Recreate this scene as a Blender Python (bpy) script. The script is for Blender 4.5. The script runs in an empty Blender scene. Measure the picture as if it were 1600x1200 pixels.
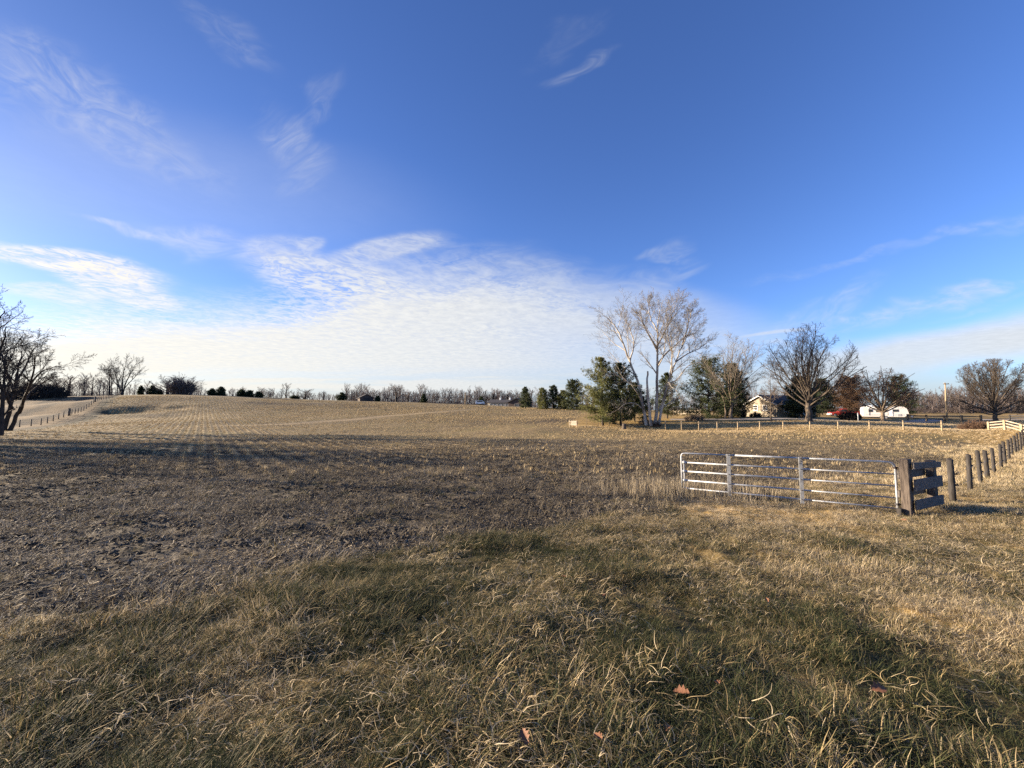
import bpy, bmesh, math, random
import numpy as np
from mathutils import Vector, Matrix

# ------------------------------------------------------------------ scene, camera, light
S = bpy.context.scene
COL = S.collection
F = 603.0                      # focal length in photograph pixels (1600 wide)
HORIZ = 641.0
PITCH = math.atan((HORIZ - 600) / F)
CAMZ = 1.65
cam_d = bpy.data.cameras.new("camera"); cam = bpy.data.objects.new("camera", cam_d); COL.objects.link(cam)
cam.location = (0, 0, CAMZ); cam.rotation_euler = (math.pi/2 + PITCH, 0, 0)
cam_d.sensor_width = 36; cam_d.lens = 36 * F / 1600
cam_d.clip_start = 0.05; cam_d.clip_end = 6000
S.camera = cam
S.view_settings.view_transform = 'Standard'; S.view_settings.look = 'None'
S.view_settings.exposure = 1.85; S.view_settings.gamma = 1; S.view_settings.use_curve_mapping = False

SUN_AZ = math.radians(-77)     # from straight ahead (+Y), negative = to the left
SUN_EL = math.radians(12)
sun_dir = Vector((math.sin(SUN_AZ)*math.cos(SUN_EL), math.cos(SUN_AZ)*math.cos(SUN_EL), math.sin(SUN_EL)))
sd = bpy.data.lights.new("sun", 'SUN'); sun = bpy.data.objects.new("sun", sd); COL.objects.link(sun)
sd.energy = 5.0; sd.angle = math.radians(0.5); sd.color = (1.0, 0.83, 0.62)
sun.rotation_euler = sun_dir.to_track_quat('Z', 'Y').to_euler()
sun.location = (-60, 20, 40)

world = bpy.data.worlds.new("World"); S.world = world; world.use_nodes = True
WT = world.node_tree
for n in list(WT.nodes): WT.nodes.remove(n)

class X:
    """a socket in an expression"""
    def __init__(s, sock, t): s.s = sock; s.t = t
    def _m(s, op, *args, clamp=False):
        n = s.t.nodes.new('ShaderNodeMath'); n.operation = op; n.use_clamp = clamp
        for i, a in enumerate((s,) + args):
            if isinstance(a, X): s.t.links.new(a.s, n.inputs[i])
            else: n.inputs[i].default_value = a
        return X(n.outputs[0], s.t)
    def __add__(s, o): return s._m('ADD', o)
    def __sub__(s, o): return s._m('SUBTRACT', o)
    def __mul__(s, o): return s._m('MULTIPLY', o)
    def __truediv__(s, o): return s._m('DIVIDE', o)
    def __neg__(s): return s._m('MULTIPLY', -1.0)
    def maxi(s, o): return s._m('MAXIMUM', o)
    def mini(s, o): return s._m('MINIMUM', o)
    def power(s, o): return s._m('POWER', o)
    def sqrt(s): return s._m('SQRT')
    def step(s, lo, hi):
        n = s.t.nodes.new('ShaderNodeMapRange'); n.interpolation_type = 'SMOOTHSTEP'
        s.t.links.new(s.s, n.inputs['Value'])
        for k, v in (('From Min', lo), ('From Max', hi), ('To Min', 0.0), ('To Max', 1.0)):
            if isinstance(v, X): s.t.links.new(v.s, n.inputs[k])
            else: n.inputs[k].default_value = v
        return X(n.outputs[0], s.t)
def combine(t, x, y, z=0.0):
    n = t.nodes.new('ShaderNodeCombineXYZ')
    for i, a in enumerate((x, y, z)):
        if isinstance(a, X): t.links.new(a.s, n.inputs[i])
        else: n.inputs[i].default_value = a
    return X(n.outputs[0], t)
def noise(t, vec, scale, detail=2.0, rough=0.5, dist=0.0):
    n = t.nodes.new('ShaderNodeTexNoise'); n.inputs['Scale'].default_value = scale
    n.inputs['Detail'].default_value = detail; n.inputs['Roughness'].default_value = rough
    n.inputs['Distortion'].default_value = dist
    if vec is not None: t.links.new(vec.s, n.inputs['Vector'])
    return X(n.outputs['Fac'], t)
def mixc(t, fac, a, b, mode='MIX'):
    n = t.nodes.new('ShaderNodeMix'); n.data_type = 'RGBA'; n.blend_type = mode
    for sock, v in ((n.inputs[0], fac), (n.inputs[6], a), (n.inputs[7], b)):
        if isinstance(v, X): t.links.new(v.s, sock)
        elif isinstance(v, tuple): sock.default_value = (v + (1.0,))[:4]
        else: sock.default_value = v
    return X(n.outputs[2], t)

def build_world():
    t = WT
    sky = t.nodes.new('ShaderNodeTexSky'); sky.sky_type = 'NISHITA'; sky.sun_disc = False
    sky.sun_elevation = SUN_EL; sky.sun_rotation = SUN_AZ
    sky.altitude = 200; sky.air_density = 1.0; sky.dust_density = 0.6; sky.ozone_density = 3.0
    skyc = X(sky.outputs[0], t)
    tc = t.nodes.new('ShaderNodeTexCoord'); sep = t.nodes.new('ShaderNodeSeparateXYZ')
    t.links.new(tc.outputs['Generated'], sep.inputs[0])
    dx, dy, dz = (X(sep.outputs[i], t) for i in range(3))
    fy = dy.maxi(0.06)
    a = dx / fy; b = dz / fy                       # bearing and height as tangents
    front = dy.step(0.08, 0.2)
    zz = dz.maxi(0.012) + 0.012
    u = dx / zz; v = dy / zz                       # on a flat high cloud deck
    deck = combine(t, u, v, 0.0)
    # --- tint: a deep polarised winter blue
    skyc = mixc(t, 1.0, skyc, (0.86, 0.92, 1.20), 'MULTIPLY')
    gm = t.nodes.new('ShaderNodeGamma'); gm.inputs[1].default_value = 1.14
    t.links.new(skyc.s, gm.inputs[0]); skyc = mixc(t, 1.0, X(gm.outputs[0], t), (0.84, 0.84, 0.84), 'MULTIPLY')
    sh = a.step(0.4, -1.5)*front*(-0.36) + 1.0
    skyc = mixc(t, 1.0, skyc, combine(t, sh*1.0, sh, sh*1.03), 'MULTIPLY')
    hz = b.step(0.55, 0.0)
    # --- main altocumulus bank
    fc = t.nodes.new('ShaderNodeFloatCurve')
    pts = [(-1.5,.275),(-1.28,.272),(-1.10,.30),(-.90,.30),(-.63,.315),(-.45,.35),(-.33,.39),(-.12,.395),(.1,.365),(.28,.30),(.42,.25),(.55,.19),(.7,.15),(.82,.12),(1.0,.07),(1.5,.03)]
    cm = fc.mapping.curves[0]
    xs = [((p[0]+1.5)/3.0, p[1]/0.4) for p in pts]
    cm.points[0].location = xs[0]; cm.points[1].location = xs[-1]
    for p in xs[1:-1]: cm.points.new(*p)
    fc.mapping.update()
    an = (a + 1.5) / 3.0
    t.links.new(an.s, fc.inputs['Value']); btop = X(fc.outputs[0], t) * 0.4
    big = noise(t, deck, 1.1, 3.0, 0.55)
    rip = noise(t, combine(t, u*1.0 + v*0.35 + big*0.5, v*1.25 - u*0.5 + big*0.9, 0.0), 14.0, 2.5, 0.62, 0.9)
    rip2 = noise(t, deck, 7.0, 2.0, 0.6)
    edge = btop - b + (big - 0.5) * 0.10
    core = edge.step(-0.045, 0.12)
    ripm = (rip*0.6 + rip2*0.4).step(0.36, 0.61)
    patch = noise(t, deck, 0.8, 2.0, 0.5).step(0.36, 0.62)
    ripm = ripm*patch + (patch*(-1.0) + 1.0)*(ripm*0.35 + 0.45)
    core_l = a.step(0.35, -0.15)                   # firmer to the left, veil to the right
    solid = edge.step(0.03, 0.13)
    alpha = core * (ripm * (solid*(-1.0) + 1.0) + solid * (ripm*0.16 + 0.84))
    alpha = alpha * (core_l * 0.30 + 0.69)
    # blue slots low down
    low = combine(t, a * 2.2, b * 30.0, 3.0)
    slot = noise(t, low, 1.5, 3.0, 0.55).step(0.42, 0.62)
    lowz = b.step(0.13, 0.05)
    alpha = alpha * (lowz * slot * (-0.55) + 1.0)
    # --- separate wisps: px, py, half length, half width, tilt(deg, up to the right), strength, kind
    wisps = [(432,205,38,62,38,.34,'f'),(460,150,60,22,60,.20,'f'),(205,362,75,9,-22,.55,'f'),(330,385,110,22,-12,.42,'f'),
             (90,405,120,15,-10,.95,'r'),(165,440,90,18,-16,.9,'r'),(70,455,70,10,-4,.6,'r'),(500,428,95,26,-8,.8,'r'),(605,383,70,14,8,.62,'r'),
             (430,385,50,20,0,.35,'r'),(480,373,20,9,10,.35,'r'),
             (905,78,48,10,32,.34,'f'),(880,20,60,20,40,.10,'f'),(1045,386,32,9,22,.40,'f'),(1062,412,28,14,25,.32,'f'),(700,425,150,40,0,.45,'f'),(905,445,150,34,-6,.42,'f'),(1000,492,190,42,-8,.36,'s'),(1110,535,150,26,-10,.42,'f'),
             (1300,478,75,16,28,.42,'f'),(1368,482,60,8,10,.62,'f'),(1340,500,80,12,12,.34,'f'),(1525,456,88,12,8,.72,'f'),(1560,475,80,5,10,.25,'f'),
             (1440,375,190,9,13,.26,'f'),(1580,350,90,10,8,.2,'f'),(120,160,190,38,-32,.24,'f'),(330,25,80,20,-38,.16,'f'),(30,110,130,60,-30,.14,'f'),
             (1215,520,45,2.5,6,.45,'s'),(1480,545,240,26,9,.80,'s'),(1650,520,120,34,8,.55,'s'),(1250,560,190,40,-5,.30,'f'),(1450,605,330,20,0,.22,'s'),(240,275,330,90,-8,.10,'s')]
    wn = t.nodes.new('ShaderNodeTexNoise'); wn.inputs['Scale'].default_value = 3.2; wn.inputs['Detail'].default_value = 3.0
    t.links.new(combine(t, a, b*2.0, 7.0).s, wn.inputs['Vector'])
    ws = t.nodes.new('ShaderNodeSeparateColor'); t.links.new(wn.outputs['Color'], ws.inputs[0])
    wa = a + (X(ws.outputs[0], t) - 0.5)*0.26; wb = b + (X(ws.outputs[1], t) - 0.5)*0.17
    tot = None
    streak = {}
    for (px, py, L, W, tilt, st, kind) in wisps:
        ca, cb = (px-800)/F, (HORIZ-py)/F
        c, s_ = math.cos(math.radians(tilt)), math.sin(math.radians(tilt))
        da = (wa if kind == 'f' else a*0.6 + wa*0.4) - ca; db = (wb if kind == 'f' else b*0.7 + wb*0.3) - cb
        p = (da*c + db*s_) / (L/F); q = (db*c - da*s_) / (W/F)
        r2 = p*p + q*q
        g = r2.step(3.4, 0.0); g = g*g
        if kind == 'f':
            key = round(tilt/30)
            if key not in streak:
                k = math.radians(key*30); c2, s2 = math.cos(k), math.sin(k)
                streak[key] = noise(t, combine(t, (a*c2 + b*s2)*5.0, (b*c2 - a*s2)*13.0, key*1.7), 1.3, 3.0, 0.65, 1.6).step(0.25, 0.85)
            m = g * (streak[key]*0.93 + 0.07) * (st * 0.82)
        elif kind == 'r':
            m = (g*1.5).mini(1.0) * (ripm*0.8 + 0.2) * (st*.9)
        else:
            m = (g * (st*1.1)).mini(.85)
        tot = m if tot is None else (tot + m - tot*m)
    alpha = alpha + tot - alpha*tot
    alpha = (alpha * front * b.step(-0.005, 0.02)).mini(0.97)
    warm = a.step(0.5, -1.3)
    bright = (warm * 0.75 + 3.55) * (rip*0.16 + rip2*0.26 + 0.80)
    bn = combine(t, bright, bright, bright)
    cc = mixc(t, warm, (0.91, 0.95, 0.99), (1.03, 0.975, 0.85))
    cloud = mixc(t, 1.0, cc, bn, 'MULTIPLY')
    # pale winter haze low in the sky
    hcol = mixc(t, 1.0, mixc(t, warm, (0.62, 0.80, 1.02), (0.98, 0.95, 0.84)), combine(t, warm*0.35+2.85, warm*0.35+2.85, warm*0.35+2.85), 'MULTIPLY')
    skyh = mixc(t, b.step(0.17, -0.01) * front * 0.7, skyc, hcol)
    fin = mixc(t, alpha, skyh, cloud)
    bg = t.nodes.new('ShaderNodeBackground'); bg.inputs[1].default_value = 0.065
    t.links.new(fin.s, bg.inputs[0])
    out = t.nodes.new('ShaderNodeOutputWorld'); t.links.new(bg.outputs[0], out.inputs[0])
build_world()
world.cycles.sampling_method = 'MANUAL'; world.cycles.sample_map_resolution = 512
S.cycles.max_bounces = 6; S.cycles.diffuse_bounces = 3; S.cycles.glossy_bounces = 3
S.cycles.transmission_bounces = 4; S.cycles.transparent_max_bounces = 8
S.cycles.use_denoising = False

# ------------------------------------------------------------------ helpers
rng = np.random.default_rng(7)
def ray(px, py):
    u = (px-800)/F; v = (600-py)/F
    cp, sp = math.cos(PITCH), math.sin(PITCH)
    return Vector((u, cp - v*sp, sp + v*cp))
def at(px, py, d):
    r = ray(px, py); k = d / r.y
    return Vector((r.x*k, d, CAMZ + r.z*k))

_N = np.random.default_rng(11).random((256, 256))
def vnoise(x, y):
    xi = np.floor(x).astype(np.int64); yi = np.floor(y).astype(np.int64)
    fx = x - xi; fy = y - yi
    fx = fx*fx*(3-2*fx); fy = fy*fy*(3-2*fy)
    a = _N[xi & 255, yi & 255]; b = _N[(xi+1) & 255, yi & 255]
    c = _N[xi & 255, (yi+1) & 255]; d = _N[(xi+1) & 255, (yi+1) & 255]
    return (a*(1-fx)+b*fx)*(1-fy) + (c*(1-fx)+d*fx)*fy - 0.5
def fbm(x, y, o=3):
    s = 0; k = 1.0
    for i in range(o):
        s = s + vnoise(x*2**i + 17*i, y*2**i + 5*i)*k; k *= 0.5
    return s
def sstep(a, b, x):
    t = np.clip((x-a)/(b-a), 0, 1); return t*t*(3-2*t)

# ------------------------------------------------------------------ the lie of the land
CP = []
def cpx(px, py, d): p = at(px, py, d); CP.append(tuple(p))
for p in [(0,0,0),(-3,0,0),(3,0,0),(0,-5,.05),(-8,-8,.05),(8,-8,.05),(0,-45,.2),(50,-40,0),(-50,-40,0),(-12,3,-.12),(12,3,-.3),
          (0,2.5,-.27),(3,2.5,-.27),(-3,2.5,-.25),(0,5,-.53),(4,5,-.55),(-5,5,-.5),(7,6,-.68),(-9,7,-.66),(0,8,-.83),(5,8,-.85),
          (0,11,-.98),(6,12,-1.0),(-10,12,-.95),(-22,12,-.85),(0,16,-1.0),(8,17,-1.05),(-16,18,-1.0),(-34,20,-.8),(0,24,-1.0),(14,24,-1.12),
          (-22,28,-1.0),(-45,30,-.9),(8,34,-1.05),(-14,38,-1.05),(-40,42,-1.1),(24,36,-1.15),(-75,40,-.5),(60,15,-1.0),(35,12,-1.2)]: CP.append(p)
for p in [(1405,806,9.65),(1066,770,12.4),(1490,783,11.1),(1553,738,19.6),(1582,714,25.8),(1598,695,36),(1472,674.5,42.5),(1266,671.5,48),(1121,672,53),
          (1040,669,58),(917,668,60),(10,674,50),(62,664,72),(107,649,88),(150,627,118),(187,617.5,165),(30,650,95),(80,630,130),(20,622,160),(100,620,165),
          (850,638.5,140),(910,640,120),(600,629,150),(720,633.5,145),(400,623,150),(250,618.5,150),(500,626.5,150),
          (800,662,72),(600,660,72),(600,644,105),(400,664,64),(400,640,108),(250,662,62),(250,638,105),(700,646,100),(880,655,74),(960,656,76),(820,646,105),
          (1266,655,62),(1100,656,66),(1015,662,62),(1200,651,75),(1385,655,86),(1310,651,86),(1480,659,62),(1555,657,60),(1540,674,45),(1640,668,40),
          (1500,650,100),(1560,649,150),(1450,645,220),(1300,650,95),(1080,645,110),(1000,643,130),(1200,644,200),(1650,645,200)]: cpx(*p)
for px in (0, 250, 500, 700, 850):
    cpx(px, 619 + (px-250)*0.024 + 4, 230)
for (x, y, z) in [(-420,300,7),(-300,600,6),(0,420,2.5),(0,800,3),(300,500,-.5),(420,250,-1),(600,600,0),(-600,600,7),(-700,0,3),(700,0,-1),(0,-700,1),(600,-500,0),(-600,-500,1),
                  (-180,60,1.0),(-120,20,.2),(180,60,-1.2),(-230,110,4.0),(-170,110,2.6),(-100,-20,.2),(110,10,-1.0),(0,1300,3),(1300,300,0),(-1300,300,6),(0,-1300,0)]: CP.append((x, y, z))
CP = np.array(CP); _cx = CP[:, :2]/50.0
def _tpsk(r2): return np.where(r2 > 1e-12, 0.5*r2*np.log(np.maximum(r2, 1e-12)), 0.0)
_n = len(CP)
_K = _tpsk(((_cx[:, None, :]-_cx[None, :, :])**2).sum(-1)) + np.eye(_n)*2e-4
_P = np.c_[np.ones(_n), _cx]
_A = np.block([[_K, _P], [_P.T, np.zeros((3, 3))]])
_W = np.linalg.solve(_A, np.r_[CP[:, 2], np.zeros(3)])
def zbase(x, y):
    x = np.atleast_1d(np.asarray(x, float)); y = np.atleast_1d(np.asarray(y, float))
    out = np.empty(x.shape); q = np.c_[x.ravel(), y.ravel()]/50.0; o = np.empty(len(q))
    for i in range(0, len(q), 20000):
        c = q[i:i+20000]
        k = _tpsk(((c[:, None, :]-_cx[None, :, :])**2).sum(-1))
        o[i:i+20000] = k @ _W[:_n] + _W[_n] + c @ _W[_n+1:]
    return o.reshape(x.shape)
def gpx(px, py, dmax=400):
    """where the view through a pixel meets the ground"""
    r = ray(px, py); ds = np.geomspace(0.8, dmax, 900); k = ds/r.y
    z = CAMZ + r.z*k; g = zbase(r.x*k, ds)
    i = np.argmax(z < g)
    if not (z < g).any(): i = len(ds)-1
    return np.array((r.x*k[i], ds[i]))

# --- field outline (tilled ground) as a polygon in plan
_img_near = [(-60,1005),(0,990),(150,968),(300,940),(420,903),(560,872),(700,850),(850,822),(950,800),(1050,784),(1130,776),(1210,771),(1300,757),(1400,742),(1462,718),(1500,700),(1524,690),(1506,682),(1440,678.5),(1250,676.5),(1040,673.5),(960,672),(885,669)]
FIELD = [tuple(gpx(*p)) for p in _img_near]
FIELD += [(18, 100), (28, 150), (40, 260), (-150, 300), (-172, 170), (-122, 117), (-90, 84), (-82, 72), (-66, 55), (-62, 40), (-46, 24), (-22, 9.5)]
FIELD = np.array(FIELD)
def sdist(x, y, poly=FIELD):
    """signed distance to the field edge, positive inside"""
    x = np.asarray(x, float); y = np.asarray(y, float)
    d = np.full(x.shape, 1e9); ins = np.zeros(x.shape, bool)
    for i in range(len(poly)):
        ax, ay = poly[i]; bx, by = poly[(i+1) % len(poly)]
        ex, ey = bx-ax, by-ay; tt = np.clip(((x-ax)*ex + (y-ay)*ey)/(ex*ex+ey*ey+1e-9), 0, 1)
        d = np.minimum(d, np.hypot(x-ax-tt*ex, y-ay-tt*ey))
        c = ((ay > y) != (by > y)) & (x < (bx-ax)*(y-ay)/(by-ay+1e-12) + ax)
        ins ^= c
    return np.where(ins, d, -d)
def fieldw(x, y):
    r = np.hypot(x, y)
    sd = sdist(x, y) + fbm(x*0.9, y*0.9, 4)*np.clip(r*0.16, 1.0, 2.6)
    return sstep(-0.5, 0.6, sd)
ROW = np.array((-0.80, 1.0)); ROW /= np.linalg.norm(ROW); RP = np.array((ROW[1], -ROW[0]))
def rowc(x, y): return x*RP[0] + y*RP[1]
def ground(x, y, fw=None):
    x = np.atleast_1d(np.asarray(x, float)); y = np.atleast_1d(np.asarray(y, float))
    z = zbase(x, y); r = np.hypot(x, y)
    lw = (x+106)*.68 + (y-97)*.73; ll = -(x+106)*.73 + (y-97)*.68
    lj = fbm(x*.16, y*.16, 2)*6
    z = z - 1.7*sstep(-1.0, 6.0, lw)*sstep(22.0, 7.0, lw+lj)*sstep(15, 3, np.abs(ll+lj*.7))
    if fw is None: fw = fieldw(x, y)
    fade = sstep(60, 18, r)
    z = z + fbm(x*2.1, y*2.1, 3)*0.075*fade*(1-fw) + fbm(x*0.45, y*0.45, 2)*0.06*fade
    cl = fbm(x*3.2, y*3.2, 4)
    z = z + fw*fade*(cl*0.05 + np.maximum(fbm(x*1.5+9, y*1.5, 2), 0)*0.04)
    z = z + fw*sstep(8, 30, r)*np.sin(rowc(x, y)*2*math.pi/0.76)*0.02*sstep(120, 60, r)
    z = z + fbm(x*0.09+3, y*0.09, 3)*0.30*sstep(20, 45, r)*sstep(600, 150, r)
    return z
def gz(x, y): return float(ground(np.array([x]), np.array([y]))[0])

# ------------------------------------------------------------------ materials
def new_mat(name):
    m = bpy.data.materials.new(name); m.use_nodes = True
    t = m.node_tree; b = t.nodes['Principled BSDF']
    return m, t, b
def simple(name, c1, c2=None, scale=3.0, rough=0.8, metal=0.0, detail=4.0, bump=0.0, stretch=(1, 1, 1), spec=0.3, lo=0.35, hi=0.65):
    m, t, b = new_mat(name)
    b.inputs['Roughness'].default_value = rough; b.inputs['Metallic'].default_value = metal
    b.inputs['Specular IOR Level'].default_value = spec
    if c2 is None: c2 = tuple(c*0.75 for c in c1)
    tc = t.nodes.new('ShaderNodeTexCoord'); mp = t.nodes.new('ShaderNodeMapping'); mp.inputs['Scale'].default_value = stretch
    t.links.new(tc.outputs['Object'], mp.inputs[0])
    v = X(mp.outputs[0], t)
    f = noise(t, v, scale, detail, 0.6)
    c = mixc(t, f.step(lo, hi), c1, c2)
    t.links.new(c.s, b.inputs['Base Color'])
    if bump:
        bp = t.nodes.new('ShaderNodeBump'); bp.inputs['Strength'].default_value = bump; bp.inputs['Distance'].default_value = 0.02
        t.links.new(f.s, bp.inputs['Height']); t.links.new(bp.outputs[0], b.inputs['Normal'])
    return m
M = {}
M['bark'] = simple('bark_grey_brown', (.10, .078, .058), (.05, .038, .028), 2.0, .9, stretch=(1, 1, .3))
M['bark_dark'] = simple('bark_dark', (.050, .038, .030), (.028, .022, .018), 2.0, .9)
M['bark_tan'] = simple('bark_tan', (.19, .145, .105), (.10, .075, .052), 2.0, .9)
M['bark_red'] = simple('bark_reddish', (.15, .090, .055), (.085, .05, .032), 2.0, .9)
M['bark_white'] = simple('bark_white', (.45, .405, .335), (.20, .16, .12), .8, .8, stretch=(1, 1, .5))
M['twig_pale'] = simple('twig_pale', (.25, .215, .17), (.16, .135, .105), 1.5, .85)
M['far_twig'] = simple('far_twig', (.15, .118, .105), (.085, .067, .06), .15, .9)
M['wood_dark'] = simple('weathered_wood', (.052, .045, .039), (.027, .023, .02), 5.0, .85, bump=.6, stretch=(4, 4, .6))
M['tie'] = simple('creosote_tie', (.105, .082, .064), (.05, .038, .03), 6.0, .85, bump=.7, stretch=(5, 5, .6))
M['wood_plank'] = simple('grey_plank', (.15, .13, .115), (.065, .056, .05), 6.0, .85, bump=.6, stretch=(.7, 5, 5))
M['post_pale'] = simple('pale_post_wood', (.38, .295, .18), (.26, .195, .12), 4.0, .8, stretch=(3, 3, .5))
M['post_brown'] = simple('brown_post_wood', (.19, .145, .095), (.10, .075, .05), 4.0, .85)
M['rail_pale'] = simple('pale_rail_wood', (.43, .36, .27), (.30, .245, .18), 4.0, .75)
M['galv'] = simple('galvanised_steel', (.40, .41, .42), (.27, .28, .29), 9.0, .55, .45, spec=.5)
M['galv_plate'] = simple('galvanised_plate', (.34, .34, .33), (.24, .24, .24), 12.0, .5, .55, spec=.5)
M['wire'] = simple('fence_wire', (.16, .15, .14), None, 3.0, .5, .7)
M['black'] = simple('black_plastic', (.018, .018, .018), None, 3.0, .5)
M['steel_dark'] = simple('dark_steel', (.05, .05, .055), (.1, .07, .05), 5.0, .5, .6)
M['siding'] = None
M['roof'] = simple('roof_shingle', (.11, .092, .082), (.06, .052, .048), 6.0, .9)
M['roof_dark'] = simple('roof_shingle_dark', (.06, .057, .06), (.035, .034, .036), 6.0, .9)
M['white'] = simple('white_paint', (.80, .79, .76), (.66, .64, .60), 2.0, .45, lo=.5, hi=.8)
M['white_camper'] = simple('camper_skin', (.66, .63, .58), (.55, .52, .47), 1.0, .35, lo=.5, hi=.8)
M['grey_paint'] = simple('grey_paint', (.38, .38, .38), (.30, .30, .30), 2.0, .5)
M['glass'] = simple('dark_glass', (.02, .025, .03), (.035, .04, .05), 1.0, .08, spec=.6)
M['red'] = simple('red_car_paint', (.42, .035, .022), (.33, .03, .02), 2.0, .3, spec=.5)
M['rubber'] = simple('tyre_rubber', (.022, .022, .022), None, 4.0, .8)
M['leaf_dead'] = simple('dead_leaf', (.22, .10, .05), (.12, .055, .03), 25.0, .7)
M['brick'] = simple('brown_brick', (.095, .068, .054), (.06, .045, .037), 5.0, .85)
M['concrete'] = simple('pale_wall', (.50, .44, .34), (.38, .33, .25), 3.0, .85)

def foliage_mat(name, c1, c2, c3):
    m, t, b = new_mat(name)
    b.inputs['Roughness'].default_value = .6; b.inputs['Specular IOR Level'].default_value = .25
    at_ = t.nodes.new('ShaderNodeAttribute'); at_.attribute_name = 'rnd'
    r = X(at_.outputs['Fac'], t)
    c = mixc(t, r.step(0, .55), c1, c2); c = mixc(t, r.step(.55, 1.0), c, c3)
    t.links.new(c.s, b.inputs['Base Color'])
    tr = t.nodes.new('ShaderNodeBsdfTranslucent'); t.links.new(c.s, tr.inputs[0])
    mx = t.nodes.new('ShaderNodeMixShader'); mx.inputs[0].default_value = .25
    out = t.nodes['Material Output']
    t.links.new(b.outputs[0], mx.inputs[1]); t.links.new(tr.outputs[0], mx.inputs[2]); t.links.new(mx.outputs[0], out.inputs[0])
    return m
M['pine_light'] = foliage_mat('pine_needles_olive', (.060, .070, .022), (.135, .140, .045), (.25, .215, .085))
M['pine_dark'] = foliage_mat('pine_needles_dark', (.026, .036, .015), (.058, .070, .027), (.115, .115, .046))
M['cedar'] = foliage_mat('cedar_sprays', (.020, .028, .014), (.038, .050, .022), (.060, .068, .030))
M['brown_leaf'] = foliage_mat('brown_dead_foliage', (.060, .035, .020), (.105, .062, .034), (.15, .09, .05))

def cover_mat(name, ramp, translucent=.3, use_inst=True, rough=.75):
    """ramp: list of (pos, colour) over dryness"""
    m, t, b = new_mat(name)
    b.inputs['Roughness'].default_value = rough; b.inputs['Specular IOR Level'].default_value = .2
    a1 = t.nodes.new('ShaderNodeAttribute'); a1.attribute_name = 'rnd'
    f = X(a1.outputs['Fac'], t)
    if use_inst:
        a2 = t.nodes.new('ShaderNodeAttribute'); a2.attribute_type = 'INSTANCER'; a2.attribute_name = 'dry'
        f = (f - 0.5) * 0.95 + X(a2.outputs['Fac'], t)
    cr = t.nodes.new('ShaderNodeValToRGB'); cr.color_ramp.interpolation = 'LINEAR'
    el = cr.color_ramp.elements
    while len(el) < len(ramp): el.new(0.5)
    for e, (p, c) in zip(el, ramp): e.position = p; e.color = c + (1,)
    t.links.new(f.s, cr.inputs[0])
    t.links.new(cr.outputs[0], b.inputs['Base Color'])
    tr = t.nodes.new('ShaderNodeBsdfTranslucent'); t.links.new(cr.outputs[0], tr.inputs[0])
    mx = t.nodes.new('ShaderNodeMixShader'); mx.inputs[0].default_value = translucent
    out = t.nodes['Material Output']
    t.links.new(b.outputs[0], mx.inputs[1]); t.links.new(tr.outputs[0], mx.inputs[2]); t.links.new(mx.outputs[0], out.inputs[0])
    return m
M['grass'] = cover_mat('grass_blades', [(0.0, (.032, .040, .015)), (.25, (.070, .074, .028)), (.46, (.16, .132, .062)), (.7, (.38, .28, .138)), (1.0, (.60, .485, .31))], .3)
M['straw'] = cover_mat('field_straw', [(0.0, (.13, .10, .058)), (.5, (.31, .23, .118)), (1.0, (.54, .42, .235))], .15)
M['litter'] = cover_mat('weathered_litter', [(0.0, (.085, .070, .048)), (.5, (.235, .190, .122)), (1.0, (.50, .41, .28))], .15)
M['clod'] = cover_mat('soil_clods', [(0.0, (.034, .027, .019)), (.5, (.072, .057, .040)), (1.0, (.125, .10, .07))], 0.0, rough=.95)

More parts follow.
